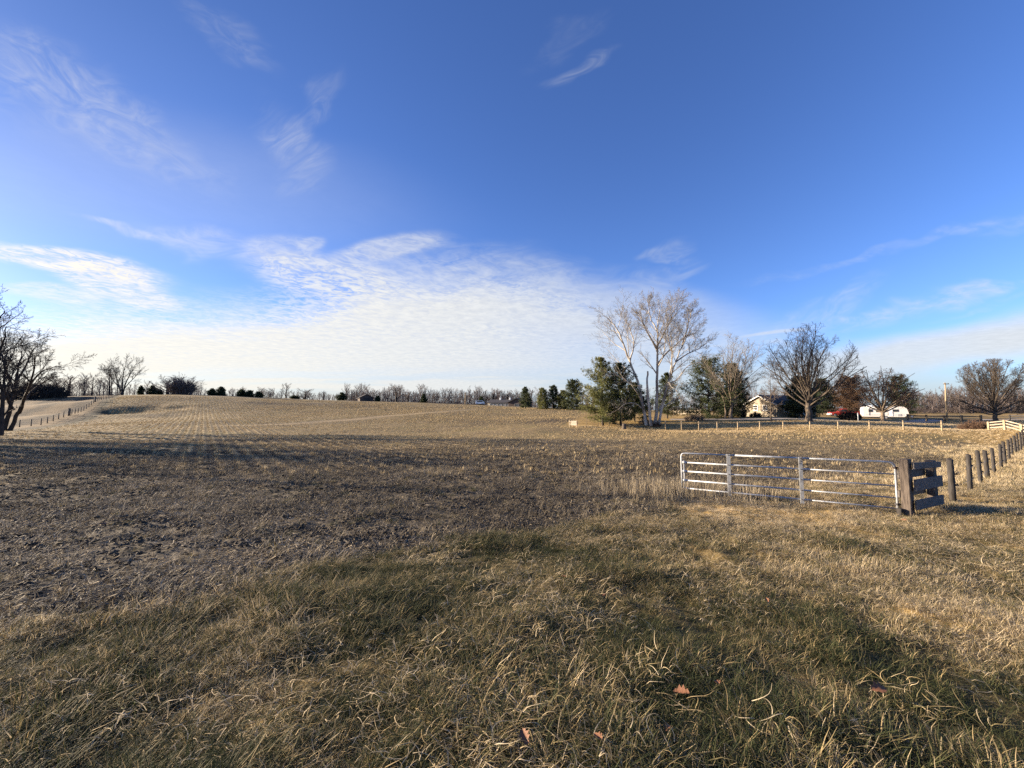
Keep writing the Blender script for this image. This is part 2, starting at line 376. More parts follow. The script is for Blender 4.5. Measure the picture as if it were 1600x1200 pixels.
def ground_mat():
    m, t, b = new_mat('ground_soil_and_turf')
    b.inputs['Roughness'].default_value = .95; b.inputs['Specular IOR Level'].default_value = .1
    tc = t.nodes.new('ShaderNodeTexCoord'); P = X(tc.outputs['Object'], t)
    def attr(n):
        a = t.nodes.new('ShaderNodeAttribute'); a.attribute_name = n; return X(a.outputs['Fac'], t)
    fw, dry, dist, strip = attr('field'), attr('dry'), attr('dist'), attr('strip')
    n1 = noise(t, P, .22, 4, .6); n2 = noise(t, P, 2.3, 5, .65); n3 = noise(t, P, 14.0, 4, .65); n4 = noise(t, P, .05, 3, .5)
    # turf
    turf = mixc(t, (n2*0.6 + n1*0.5 - 0.05).step(.3, .75), (.032, .034, .017), (.085, .068, .036))
    gold = mixc(t, (n2*0.6 + n1*0.45 - 0.03).step(.32, .68), (.22, .142, .052), (.46, .31, .115))
    turf = mixc(t, dry, turf, gold)
    turf = mixc(t, n3.step(.5, .75)*0.4, turf, (.30, .23, .13))
    vh = t.nodes.new('ShaderNodeVectorMath'); vh.operation = 'DOT_PRODUCT'
    t.links.new(P.s, vh.inputs[0]); vh.inputs[1].default_value = (RP[0], RP[1], 0)
    hr = (X(vh.outputs['Value'], t) + n1*6.0)*(2*math.pi/7.5)
    hay = mixc(t, (hr._m('SINE')*0.35 + n2*0.9).step(.1, .75), (.050, .036, .021), (.185, .125, .060))
    turf = mixc(t, attr('hay'), turf, hay)
    # tilled soil with residue
    soil = mixc(t, n3.step(.35, .68), (.055, .044, .028), (.14, .112, .073))
    soil = mixc(t, n2.step(.48, .75)*0.5, soil, (.20, .165, .112))
    # rows of stubble
    vm = t.nodes.new('ShaderNodeVectorMath'); vm.operation = 'DOT_PRODUCT'
    t.links.new(P.s, vm.inputs[0]); vm.inputs[1].default_value = (RP[0], RP[1], 0)
    rc = X(vm.outputs['Value'], t)
    vm2 = t.nodes.new('ShaderNodeVectorMath'); vm2.operation = 'DOT_PRODUCT'
    t.links.new(P.s, vm2.inputs[0]); vm2.inputs[1].default_value = (ROW[0], ROW[1], 0)
    ra = X(vm2.outputs['Value'], t)
    wav = (rc*(2*math.pi/0.76))._m('SINE') * 0.5 + 0.5
    rn = noise(t, combine(t, rc*1.3, ra*0.55, 0.0), 2.0, 3, .7)
    stub = (wav*0.5 + rn - 0.35).step(.40, .72)
    far = mixc(t, stub, (.165, .118, .058), (.46, .335, .16))
    far = mixc(t, n1.step(.44, .66)*0.6, far, (.205, .165, .066))
    far = mixc(t, n4.step(.48, .64)*0.6, far, (.13, .10, .058))
    far = mixc(t, attr('dark_patch'), far, (.072, .056, .040))
    soil = mixc(t, dist.step(11.0, 34.0), soil, far)
    soil = mixc(t, strip, soil, (.36, .265, .145))
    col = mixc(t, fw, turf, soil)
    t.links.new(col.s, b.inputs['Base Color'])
    bp = t.nodes.new('ShaderNodeBump'); bp.inputs['Strength'].default_value = .9; bp.inputs['Distance'].default_value = .05
    h = n2*0.6 + n3*0.4
    t.links.new(h.s, bp.inputs['Height']); t.links.new(bp.outputs[0], b.inputs['Normal'])
    return m
M['ground'] = ground_mat()

# ------------------------------------------------------------------ object helpers
def mesh_np(name, verts, faces, mat=None, rnd=None, smooth=False):
    """faces: (n,k) array or list"""
    me = bpy.data.meshes.new(name)
    verts = np.asarray(verts, np.float32); faces = np.asarray(faces, np.int32)
    me.vertices.add(len(verts)); me.vertices.foreach_set('co', verts.ravel())
    k = faces.shape[1]
    me.loops.add(faces.size); me.loops.foreach_set('vertex_index', faces.ravel())
    me.polygons.add(len(faces)); me.polygons.foreach_set('loop_start', np.arange(len(faces), dtype=np.int32)*k)
    me.update(calc_edges=True)
    if smooth: me.polygons.foreach_set('use_smooth', np.ones(len(faces), bool))
    if rnd is not None:
        a = me.attributes.new('rnd', 'FLOAT', 'POINT'); a.data.foreach_set('value', np.asarray(rnd, np.float32))
    if mat: me.materials.append(mat)
    return me
def link(name, me, parent=None):
    o = bpy.data.objects.new(name, me); COL.objects.link(o)
    if parent: o.parent = parent
    return o
def tag(o, label=None, cat=None, group=None, kind=None):
    if label: o['label'] = label
    if cat: o['category'] = cat
    if group: o['group'] = group
    if kind: o['kind'] = kind
    return o
def empty(name, loc, label, cat, group=None, rz=0.0):
    o = bpy.data.objects.new(name, None); COL.objects.link(o); o.location = loc; o.rotation_euler = (0, 0, rz)
    o.empty_display_size = .2
    return tag(o, label, cat, group)
def copy_tree(o, parent=None):
    c = o.copy(); COL.objects.link(c); c.parent = parent
    for ch in list(o.children): copy_tree(ch, c)
    return c

class MB:
    """collects simple shapes into one mesh"""
    def __init__(s): s.bm = bmesh.new()
    def box(s, c, size, rot=None, bevel=0.0, taper=None):
        r = bmesh.ops.create_cube(s.bm, size=1.0); vs = r['verts']
        for v in vs:
            v.co = Vector((v.co.x*size[0], v.co.y*size[1], v.co.z*size[2]))
            if taper and v.co.z > 0: v.co.x *= taper; v.co.y *= taper
        if bevel:
            es = list({e for v in vs for e in v.link_edges})
            rr = bmesh.ops.bevel(s.bm, geom=es, offset=bevel, segments=1, affect='EDGES'); vs = list({v for f in rr['faces'] for v in f.verts})
        m = (rot.to_4x4() if rot is not None else Matrix())
        for v in vs: v.co = m @ v.co + Vector(c)
        return s
    def tube(s, pts, rad, sides=10, cap=True):
        pts = [Vector(p) for p in pts]; n = len(pts)
        rads = rad if isinstance(rad, (list, tuple)) else [rad]*n
        rings = []
        up = None
        for i, p in enumerate(pts):
            d = (pts[min(i+1, n-1)] - pts[max(i-1, 0)]).normalized()
            if up is None: up = Vector((0, 0, 1)) if abs(d.z) < .9 else Vector((1, 0, 0))
            a = d.cross(up).normalized(); b2 = a.cross(d).normalized(); up = b2
            rings.append([s.bm.verts.new(p + (a*math.cos(2*math.pi*k/sides) + b2*math.sin(2*math.pi*k/sides))*rads[i]) for k in range(sides)])
        for i in range(n-1):
            for k in range(sides):
                f = s.bm.faces.new((rings[i][k], rings[i][(k+1) % sides], rings[i+1][(k+1) % sides], rings[i+1][k])); f.smooth = True
        if cap:
            s.bm.faces.new(rings[0]); s.bm.faces.new(list(reversed(rings[-1])))
        return s
    def prism(s, outline, axis, lo, hi):
        """extrude a 2D outline along axis 0/1/2"""
        def mk(p, h):
            c = [0, 0, 0]; o = [i for i in range(3) if i != axis]
            c[o[0]], c[o[1]] = p; c[axis] = h; return s.bm.verts.new(c)
        A = [mk(p, lo) for p in outline]; B = [mk(p, hi) for p in outline]
        n = len(outline)
        s.bm.faces.new(A); s.bm.faces.new(list(reversed(B)))
        for i in range(n): s.bm.faces.new((A[i], B[i], B[(i+1) % n], A[(i+1) % n]))
        return s
    def quad(s, *p):
        s.bm.faces.new([s.bm.verts.new(q) for q in p]); return s
    def build(s, name, mat, parent=None):
        bmesh.ops.recalc_face_normals(s.bm, faces=s.bm.faces)
        me = bpy.data.meshes.new(name); s.bm.to_mesh(me); s.bm.free(); me.materials.append(mat)
        return link(name, me, parent)

# ------------------------------------------------------------------ ground sheet
def build_ground():
    NR, NA = 560, 820
    rr = np.concatenate([[0.3], np.geomspace(0.9, 1500, NR-1)])
    aa = np.concatenate([np.linspace(-math.radians(62), math.radians(62), NA), np.linspace(math.radians(62), math.radians(298), 90)[1:-1]])
    NA2 = len(aa)
    R, A = np.meshgrid(rr, aa, indexing='ij')
    x = (R*np.sin(A)).ravel(); y = (R*np.cos(A)).ravel()
    fw = fieldw(x, y); z = ground(x, y, fw)
    i, j = np.meshgrid(np.arange(NR-1), np.arange(NA2), indexing='ij')
    j2 = (j+1) % NA2
    faces = np.stack([i*NA2+j, (i+1)*NA2+j, (i+1)*NA2+j2, i*NA2+j2], -1).reshape(-1, 4)[:, ::-1]
    v = np.c_[x, y, z]
    v = np.r_[v, [[0, 0, v[:NA2, 2].mean()]]]
    me = mesh_np('ground', v, faces, M['ground'], smooth=True)
    # dryness of the turf: golden by the fences and lawn, greener in the foreground
    r = np.hypot(x, y)
    dry = np.clip(dryness(x, y), 0, 1)
    # pale grassy strip crossing the field
    strip = stripw(x, y)
    for nm, val in (('hay', sstep(-58, -66, x)*sstep(20, 40, y)*(1-fw)*sstep(1.0, 3, -sdist(x, y))), ('dark_patch', dark_patch(x, y)), ('field', fw), ('dry', dry), ('dist', r), ('strip', strip)):
        a = me.attributes.new(nm, 'FLOAT', 'POINT'); a.data.foreach_set('value', np.r_[val, [0]].astype(np.float32))
    o = link('ground', me); tag(o, kind='structure')
    return o
DRYSPOT = [(*gpx(px, py), w_, k_) for px, py, w_, k_ in ((1300,900,1.3,.35),(1590,1010,.8,.45),(1500,930,1.2,.25),(330,1090,.5,.3),(150,950,1.2,.35),(860,1010,.5,.15),(1250,1060,.4,.2),(1180,800,2.0,.3),(650,1000,.6,-.15),(450,930,1.0,-.15),(1000,1150,.5,-.1))]
def dryness(x, y):
    r = np.hypot(x, y)
    d = 0.21 + fbm(x*.5, y*.5, 2)*.26 + fbm(x*1.9+7, y*1.9, 3)*.42
    d = d + sstep(5.0, 10.0, y)*sstep(1.0, 5.5, x)*.52           # golden round the gate and along the lane
    d = d + sstep(30, 45, y)*.25*sstep(-20, 10, x)
    d = d - sstep(-30, -50, x)*.45
    for cx, cy, w_, k_ in DRYSPOT: d = d + k_*np.exp(-((x-cx)**2+(y-cy)**2)/(w_*w_))
    return d
def dark_patch(x, y):  # patches of darker colour across the field, broken up by noise
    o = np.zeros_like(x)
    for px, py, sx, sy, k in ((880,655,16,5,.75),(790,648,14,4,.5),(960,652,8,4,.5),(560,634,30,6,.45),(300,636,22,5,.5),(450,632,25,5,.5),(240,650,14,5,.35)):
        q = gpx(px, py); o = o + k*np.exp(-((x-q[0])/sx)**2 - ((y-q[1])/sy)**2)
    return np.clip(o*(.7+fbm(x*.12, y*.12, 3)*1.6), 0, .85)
def stripw(x, y):
    p0 = gpx(340, 667); p1 = gpx(735, 640.5)
    e = p1-p0; L = np.linalg.norm(e); e /= L; nn = np.array((-e[1], e[0]))
    q = (x-p0[0])*e[0] + (y-p0[1])*e[1]; w = np.abs((x-p0[0])*nn[0] + (y-p0[1])*nn[1] + fbm(x*.1, y*.1, 2)*1.5)
    return sstep(2.2, .8, w)*sstep(-4, 4, q)*sstep(L+8, L-6, q)*.8
build_ground()

# ------------------------------------------------------------------ ground cover (scattered)
def blade_clump(name, n, rad, hlo, hhi, lean, width, mat, seed, segs=4, flat=0.0, curl=1.0, tuft=0.0):
    g = np.random.default_rng(seed)
    V, Fc, Rn = [], [], []
    for i in range(n):
        a = g.random()*2*math.pi; rr = rad*g.random()**(.5+tuft*.6); p = np.array((rr*math.cos(a), rr*math.sin(a), -.01))
        h = hlo + (hhi-hlo)*g.random()**1.4; th = g.random()*2*math.pi if g.random() > tuft else a + g.normal(0, .6)
        el = math.radians(90) - abs(g.normal(0, lean)) - flat; el = max(el, math.radians(3))
        w = width*(.6 + .8*g.random()); r = g.random(); bend = curl*g.uniform(.1, .5); yaw = g.normal(0, .25)
        s0 = len(V); sg = h/segs
        for k in range(segs+1):
            ww = w*(1-(k/segs)**1.6)*.5 + .0004
            side = np.array((-math.sin(th), math.cos(th), 0))*ww
            V += [p-side, p+side]; Rn += [r, r]
            d = np.array((math.cos(el)*math.cos(th), math.cos(el)*math.sin(th), math.sin(el)))
            p = p + d*sg; el -= bend*(.5+k*.35); th += yaw
            if p[2] < .006: p[2] = .006; el = max(el, .05)
        for k in range(segs): Fc.append((s0+2*k, s0+2*k+1, s0+2*k+3, s0+2*k+2))
    me = mesh_np(name, np.array(V), np.array(Fc), mat, Rn)
    return bpy.data.objects.new(name, me)
def straw_proto(name, n, rad, llo, lhi, width, seed, tilt=.18):
    g = np.random.default_rng(seed); V, Fc, Rn = [], [], []
    for i in range(n):
        a = g.random()*6.283; rr = rad*math.sqrt(g.random()); p = np.array((rr*math.cos(a), rr*math.sin(a), g.uniform(.0, .03)))
        th = g.random()*6.283; el = abs(g.normal(0, tilt)); L = g.uniform(llo, lhi); r = g.random(); w = width*g.uniform(.5, 1.5)*.5
        s0 = len(V)
        for k in range(3):
            d = np.array((math.cos(el)*math.cos(th), math.cos(el)*math.sin(th), math.sin(el)))
            side = np.array((-math.sin(th), math.cos(th), g.normal(0, .5)))*w
            V += [p-side, p+side]; Rn += [r, r]
            p = p + d*L/2; el -= g.uniform(0, .35); th += g.normal(0, .5)
        for k in range(2): Fc.append((s0+2*k, s0+2*k+1, s0+2*k+3, s0+2*k+2))
    return bpy.data.objects.new(name, mesh_np(name, np.array(V), np.array(Fc), M['litter'], Rn))
def clod_proto(name, n, rad, lo, hi, seed):
    g = np.random.default_rng(seed)
    bm = bmesh.new()
    rn = []
    for i in range(n):
        a = g.random()*6.283; rr = rad*math.sqrt(g.random()); c = Vector((rr*math.cos(a), rr*math.sin(a), 0)); s = lo + (hi-lo)*g.random()**2
        r = bmesh.ops.create_icosphere(bm, subdivisions=1, radius=1.0)
        sx, sy, sz = s*g.uniform(.8, 1.5), s*g.uniform(.8, 1.5), s*g.uniform(.5, .9); rot = Matrix.Rotation(g.random()*6.28, 3, 'Z')
        q = g.random()
        for v in r['verts']:
            k = 1 + g.normal(0, .16)
            v.co = rot @ Vector((v.co.x*sx*k, v.co.y*sy*k, v.co.z*sz*k)) + c + Vector((0, 0, s*.25)); rn.append(q)
    me = bpy.data.meshes.new(name); bm.to_mesh(me); bm.free(); me.materials.append(M['clod'])
    a = me.attributes.new('rnd', 'FLOAT', 'POINT'); a.data.foreach_set('value', np.array(rn, np.float32))
    return bpy.data.objects.new(name, me)
def scatter(name, protos, x, y, scale, dry, label, cat, rz=None, tilt=.08, zoff=0.0, pick=None):
    col = bpy.data.collections.new(name + '_kinds')
    for p in protos: col.objects.link(p)
    n = len(x); z = ground(x, y) + zoff
    me = bpy.data.meshes.new(name); me.vertices.add(n); me.vertices.foreach_set('co', np.c_[x, y, z].astype(np.float32).ravel())
    g = np.random.default_rng(n)
    rot = np.c_[g.normal(0, tilt, n), g.normal(0, tilt, n), g.random(n)*2*math.pi if rz is None else rz]
    a = me.attributes.new('scl', 'FLOAT', 'POINT'); a.data.foreach_set('value', scale.astype(np.float32))
    a = me.attributes.new('dry', 'FLOAT', 'POINT'); a.data.foreach_set('value', dry.astype(np.float32))
    a = me.attributes.new('rot', 'FLOAT_VECTOR', 'POINT'); a.data.foreach_set('vector', rot.astype(np.float32).ravel())
    idx = g.integers(0, len(protos), n) if pick is None else pick
    a = me.attributes.new('idx', 'INT', 'POINT'); a.data.foreach_set('value', idx.astype(np.int32))
    o = link(name, me)
    ng = bpy.data.node_groups.new(name, 'GeometryNodeTree')
    ng.interface.new_socket(name='Geometry', in_out='INPUT', socket_type='NodeSocketGeometry')
    ng.interface.new_socket(name='Geometry', in_out='OUTPUT', socket_type='NodeSocketGeometry')
    gi = ng.nodes.new('NodeGroupInput'); go = ng.nodes.new('NodeGroupOutput')
    ci = ng.nodes.new('GeometryNodeCollectionInfo'); ci.inputs['Collection'].default_value = col
    ci.inputs['Separate Children'].default_value = True; ci.inputs['Reset Children'].default_value = True
    ip = ng.nodes.new('GeometryNodeInstanceOnPoints'); ip.inputs['Pick Instance'].default_value = True
    def na(nm, ty):
        k = ng.nodes.new('GeometryNodeInputNamedAttribute'); k.data_type = ty; k.inputs['Name'].default_value = nm
        return [s for s in k.outputs if s.enabled and s.name == 'Attribute'][0]
    L = ng.links.new
    L(gi.outputs[0], ip.inputs['Points']); L(ci.outputs[0], ip.inputs['Instance'])
    L(na('idx', 'INT'), ip.inputs['Instance Index']); L(na('rot', 'FLOAT_VECTOR'), ip.inputs['Rotation']); L(na('scl', 'FLOAT'), ip.inputs['Scale'])
    L(ip.outputs[0], go.inputs[0])
    md = o.modifiers.new('scatter', 'NODES'); md.node_group = ng
    tag(o, label, cat, kind='stuff')
    return o
def wedge(n, d0, d1, g, spread=1.42, power=2.0):
    """random plan points in front of the camera; even density when power=2"""
    d = (d0**power + (d1**power-d0**power)*g.random(n))**(1/power)
    x = (g.random(n)*2-1)*spread*d
    return x, d

def build_cover():
    g = np.random.default_rng(3)
    # short matted turf near the camera
    near = [blade_clump('turf_a%d' % i, 72, .085, .045, .14, .75, .0030, M['grass'], 20+i, curl=1.3, tuft=.75) for i in range(5)]
    near += [blade_clump('turf_b%d' % i, 42, .13, .07, .20, .6, .0030, M['grass'], 40+i, flat=.6, curl=1.0, tuft=.5) for i in range(5)]
    x1, y1 = wedge(21000, 1.2, 5.5, g, 1.5); x2, y2 = wedge(56000, 5.0, 17, g, 1.45)
    x = np.r_[x1, x2]; y = np.r_[y1, y2]
    fw = fieldw(x, y); dens = .70 + fbm(x*1.3, y*1.3, 3)*1.5
    k = (fw + g.normal(0, .25, len(x)) < .5) & (g.random(len(x)) < np.clip(dens, .28, 1)); x, y = x[k], y[k]
    dr = dryness(x, y) + g.normal(0, .15, len(x)); sc = (.75 + .5*g.random(len(x)))*(1 + np.clip(fbm(x*.7+4, y*.7, 2), -.4, .5))
    flow = .3 + fbm(x*.25, y*.25, 2)*5 + g.normal(0, .8, len(x))
    scatter('grass', near, x, y, sc, dr, 'matted green and straw coloured winter grass in the foreground', 'grass', rz=flow)
    # long bleached blades lying over the turf
    ls = [blade_clump('lying_%d' % i, 32, .20, .06, .18, .30, .0031, M['grass'], 700+i, segs=5, flat=1.15, curl=.9) for i in range(6)]
    x, y = wedge(16000, 1.2, 13, g, 1.45, 1.8); fw = fieldw(x, y); k = (fw < .5) & (g.random(len(x)) < np.clip(.45 + fbm(x*.6+50, y*.6, 3)*1.3, .08, 1)); x, y = x[k], y[k]
    scatter('bleached_grass', ls, x, y, .7+.6*g.random(len(x)), .66+g.normal(0, .13, len(x)), 'long bleached grass blades lying over the turf', 'grass', zoff=.045, tilt=.2)
    # dry lane grass further off
    mid = [blade_clump('lane_%d' % i, 40, .22, .12, .30, .6, .011, M['grass'], 60+i, segs=3) for i in range(4)]
    x, y = wedge(95000, 14, 62, g, 1.45)
    fw = fieldw(x, y); k = (fw < .5) & (x > -62) & (g.random(len(x)) < .75)
    x, y = x[k], y[k]
    sc = (.55+.5*g.random(len(x)))*np.where(y > 36, .55, 1.0)
    scatter('lane_grass', mid, x, y, sc, dryness(x, y) + .12 + g.normal(0, .1, len(x)), 'golden dry grass along the fences and gate', 'grass')
    # tilled soil: clods and straw
    cl = [clod_proto('clods_%d' % i, 11, .26, .008, .038, 80+i) for i in range(4)]
    x, y = wedge(42000, 3.0, 26, g, 1.45, 1.5); fw = fieldw(x, y); k = (fw > .4); x, y = x[k], y[k]
    den = .5 + fbm(x*.9, y*.9, 3); k = g.random(len(x)) < np.clip(den, .15, 1); x, y = x[k], y[k]
    scatter('soil_clods', cl, x, y, .6+.9*g.random(len(x))**2, .45+g.normal(0, .15, len(x)), 'dark crumbly clods of tilled soil in the near field', 'soil')
    st = [straw_proto('straw_%d' % i, 22, .32, .04, .17, .005, 90+i) for i in range(4)]
    st += [blade_clump('weed_%d' % i, 22, .16, .07, .20, .8, .006, M['litter'], 110+i, segs=3, flat=.3) for i in range(3)]
    x, y = wedge(95000, 3.0, 36, g, 1.45, 1.5); fw = fieldw(x, y); k = fw > .25; x, y = x[k], y[k]
    sd_ = sdist(x, y); den = .55 + fbm(x*.5+30, y*.5, 3)*1.1 + sstep(2.2, .0, sd_)*.5
    k = g.random(len(x)) < np.clip(den, .06, 1); x, y = x[k], y[k]
    scatter('field_straw', st, x, y, .7+.7*g.random(len(x)), .36+g.normal(0, .20, len(x))+fbm(x*.3, y*.3, 2)*.4, 'pale broken straw and stalks lying on the tilled soil', 'straw')
    # stubble standing in rows over the hill
    sb = [blade_clump('stubble_%d' % i, 9, .11, .10, .24, .35, .022, M['straw'], 130+i, segs=2, curl=.5) for i in range(4)]
    x, y = wedge(150000, 16, 150, g, 1.40, 1.7)
    rc = rowc(x, y); ra = x*ROW[0] + y*ROW[1]
    rc = np.round(rc/.76)*.76 + g.normal(0, .06, len(x))
    x = rc*RP[0] + ra*ROW[0]; y = rc*RP[1] + ra*ROW[1]
    k = (y > 14); x, y = x[k], y[k]
    fw = fieldw(x, y); den = .30 + sstep(30, 55, y)*.25 + fbm(x*.06, y*.06, 3)*.9
    k = (fw > .6) & (stripw(x, y) < .3) & (g.random(len(x)) < np.clip(den, .06, 1)); x, y = x[k], y[k]
    scatter('crop_stubble', sb, x, y, .6+.6*g.random(len(x))+np.clip((y-50)/120, 0, .5), .46+g.normal(0, .18, len(x)), 'cut corn stubble standing in rows across the field', 'stubble')
build_cover()

# ------------------------------------------------------------------ trees
def tubes_mesh(branches, sides_of):
    """branches: list of (pts list, radii list, level) -> verts, quads"""
    groups = {}
    for pts, rad, lv in branches: groups.setdefault((len(pts), sides_of(lv)), []).append((pts, rad))
    V, Q, base = [], [], 0
    for (n, s), lst in groups.items():
        P = np.array([[tuple(p) for p in b[0]] for b in lst]); R = np.array([b[1] for b in lst])
        T = np.empty_like(P); T[:, 1:-1] = P[:, 2:]-P[:, :-2]; T[:, 0] = P[:, 1]-P[:, 0]; T[:, -1] = P[:, -1]-P[:, -2]
        T /= np.linalg.norm(T, axis=2, keepdims=True)+1e-9
        D = P[:, -1]-P[:, 0]; ref = np.where((np.abs(D[:, 2]) > .8*np.linalg.norm(D, axis=1))[:, None], np.array((1., .3, 0)), np.array((0, 0, 1.)))
        U = np.cross(T, ref[:, None, :]); U /= np.linalg.norm(U, axis=2, keepdims=True)+1e-9
        W = np.cross(T, U)
        an = np.arange(s)*2*math.pi/s
        ring = P[:, :, None, :] + R[:, :, None, None]*(U[:, :, None, :]*np.cos(an)[None, None, :, None] + W[:, :, None, :]*np.sin(an)[None, None, :, None])
        V.append(ring.reshape(-1, 3))
        b, i, k = np.meshgrid(np.arange(len(lst)), np.arange(n-1), np.arange(s), indexing='ij')
        o = base + b*n*s
        Q.append(np.stack([o+i*s+k, o+i*s+(k+1) % s, o+(i+1)*s+(k+1) % s, o+(i+1)*s+k], -1).reshape(-1, 4))
        base += len(lst)*n*s
    return np.concatenate(V), np.concatenate(Q)

class Tree:
    def __init__(s, seed, n=(9, 7, 7, 5), ratio=(.62, .5, .45, .42), ang=(48, 45, 48, 50), jit=(.10, .16, .22, .28), up=(.04, .05, .03, 0), t0=(.3, .25, .2, .15),
                 seg=(8, 6, 5, 4, 3), rmin=.011, taper=.25, rk=.55, env=None, flat=0.0, rnear=.5):
        s.__dict__.update(locals()); s.r = random.Random(seed); s.B = []
    def path(s, p, d, L, r0, lv, r1=None, curve=None):
        n = s.seg[min(lv, len(s.seg)-1)]; pts = [p.copy()]; rad = [r0]; sl = L/n
        rt = max(s.rmin*.7, r0*s.taper) if r1 is None else r1
        j = s.jit[min(lv, len(s.jit)-1)]; up = s.up[min(lv, len(s.up)-1)]
        d = d.normalized()
        for i in range(n):
            d = d + Vector((s.r.gauss(0, j), s.r.gauss(0, j), s.r.gauss(0, j) + up)); d.normalize()
            p = p + d*sl; pts.append(p.copy()); rad.append(r0 + (rt-r0)*((i+1)/n)**.8)
            if s.env and lv > 0 and not s.env(p):
                if i == 0: pts[-1] = pts[0] + d*sl*.4
                while len(pts) < n+1: pts.append(pts[-1] + d*.02); rad.append(rad[-1]*.9)
                break
        return pts, rad
    def spawn(s, pts, rad, L, lv):
        """children of a branch of level lv (they get lv+1)"""
        if lv >= len(s.n): return
        cnt = s.n[lv]; cnt = max(1, int(cnt*s.r.uniform(.8, 1.25)+.5)); n = len(pts)-1
        az = s.r.uniform(0, 6.28)
        for c in range(cnt):
            t = s.t0[lv] + (1-s.t0[lv])*((c + s.r.uniform(.2, .8))/cnt); t = min(t, .995)
            f = t*n; i = min(int(f), n-1); q = f-i
            p = pts[i].lerp(pts[i+1], q); r = rad[i]*(1-q)+rad[i+1]*q; d = (pts[i+1]-pts[i])
            if d.length < 1e-4: continue
            d.normalize()
            az += 2.4 + s.r.gauss(0, .5)
            a = math.radians(s.ang[lv])*s.r.uniform(.7, 1.25)
            o = d.orthogonal().normalized(); o.rotate(Matrix.Rotation(az, 3, d))
            nd = d*math.cos(a) + o*math.sin(a)
            if s.flat: nd.z *= (1-s.flat); nd.normalize()
            if s.env and not s.env(p): continue
            l = L*s.ratio[lv]*s.r.uniform(.65, 1.2)*(1.15-.55*t)
            rr = max(s.rmin, min(r*s.rk*s.r.uniform(.8, 1.15), r*.8))
            cp, cr = s.path(p, nd, l, rr, lv+1)
            s.B.append((cp, cr, lv+1)); s.spawn(cp, cr, l, lv+1)
    def limb(s, pts, r0, r1, lv=0, spawn=True):
        """a guided limb through given points"""
        pts = [Vector(p) for p in pts]
        # resample smoothly (catmull-rom)
        out = []
        for i in range(len(pts)-1):
            a = pts[max(i-1, 0)]; b = pts[i]; c = pts[i+1]; d = pts[min(i+2, len(pts)-1)]
            for k in range(3):
                t = k/3; out.append(.5*((2*b)+(c-a)*t+(2*a-5*b+4*c-d)*t*t+(3*b-a-3*c+d)*t**3))
        out.append(pts[-1]); n = len(out)-1
        for q in out[1:-1]: q += Vector((s.r.gauss(0, .05), s.r.gauss(0, .05), 0))
        rad = [r0 + (r1-r0)*(i/n)**.8 for i in range(n+1)]
        rad[0] *= 1.18
        s.B.append((out, rad, lv))
        L = sum((out[i+1]-out[i]).length for i in range(n))
        if spawn: s.spawn(out, rad, L, lv)
        return out, rad
def sides(lv): return (10, 7, 5, 3, 3, 3)[min(lv, 5)]
def finish_tree(T, root, mt, mc, split=1, names=('trunk', 'crown')):
    lo = [b for b in T.B if b[2] <= split]; hi = [b for b in T.B if b[2] > split]
    out = []
    for nm, bs, m in ((names[0], lo, mt), (names[1], hi, mc)):
        if bs:
            v, q = tubes_mesh(bs, sides); out.append(link(nm, mesh_np(nm, v, q, m, smooth=True), root))
    return out
def egg(c, rx, ry, rz, low=None):
    c = Vector(c)
    def f(p):
        q = p-c; return (q.x/rx)**2 + (q.y/ry)**2 + (q.z/rz)**2 < 1.0
    return f
def grd(px, py, d, sink=.08):
    """ground point under an image column at a distance"""
    p = at(px, py, d); return Vector((p.x, d, gz(p.x, d)-sink))
def rel(root, pts): return [Vector(p)-root.location for p in pts]

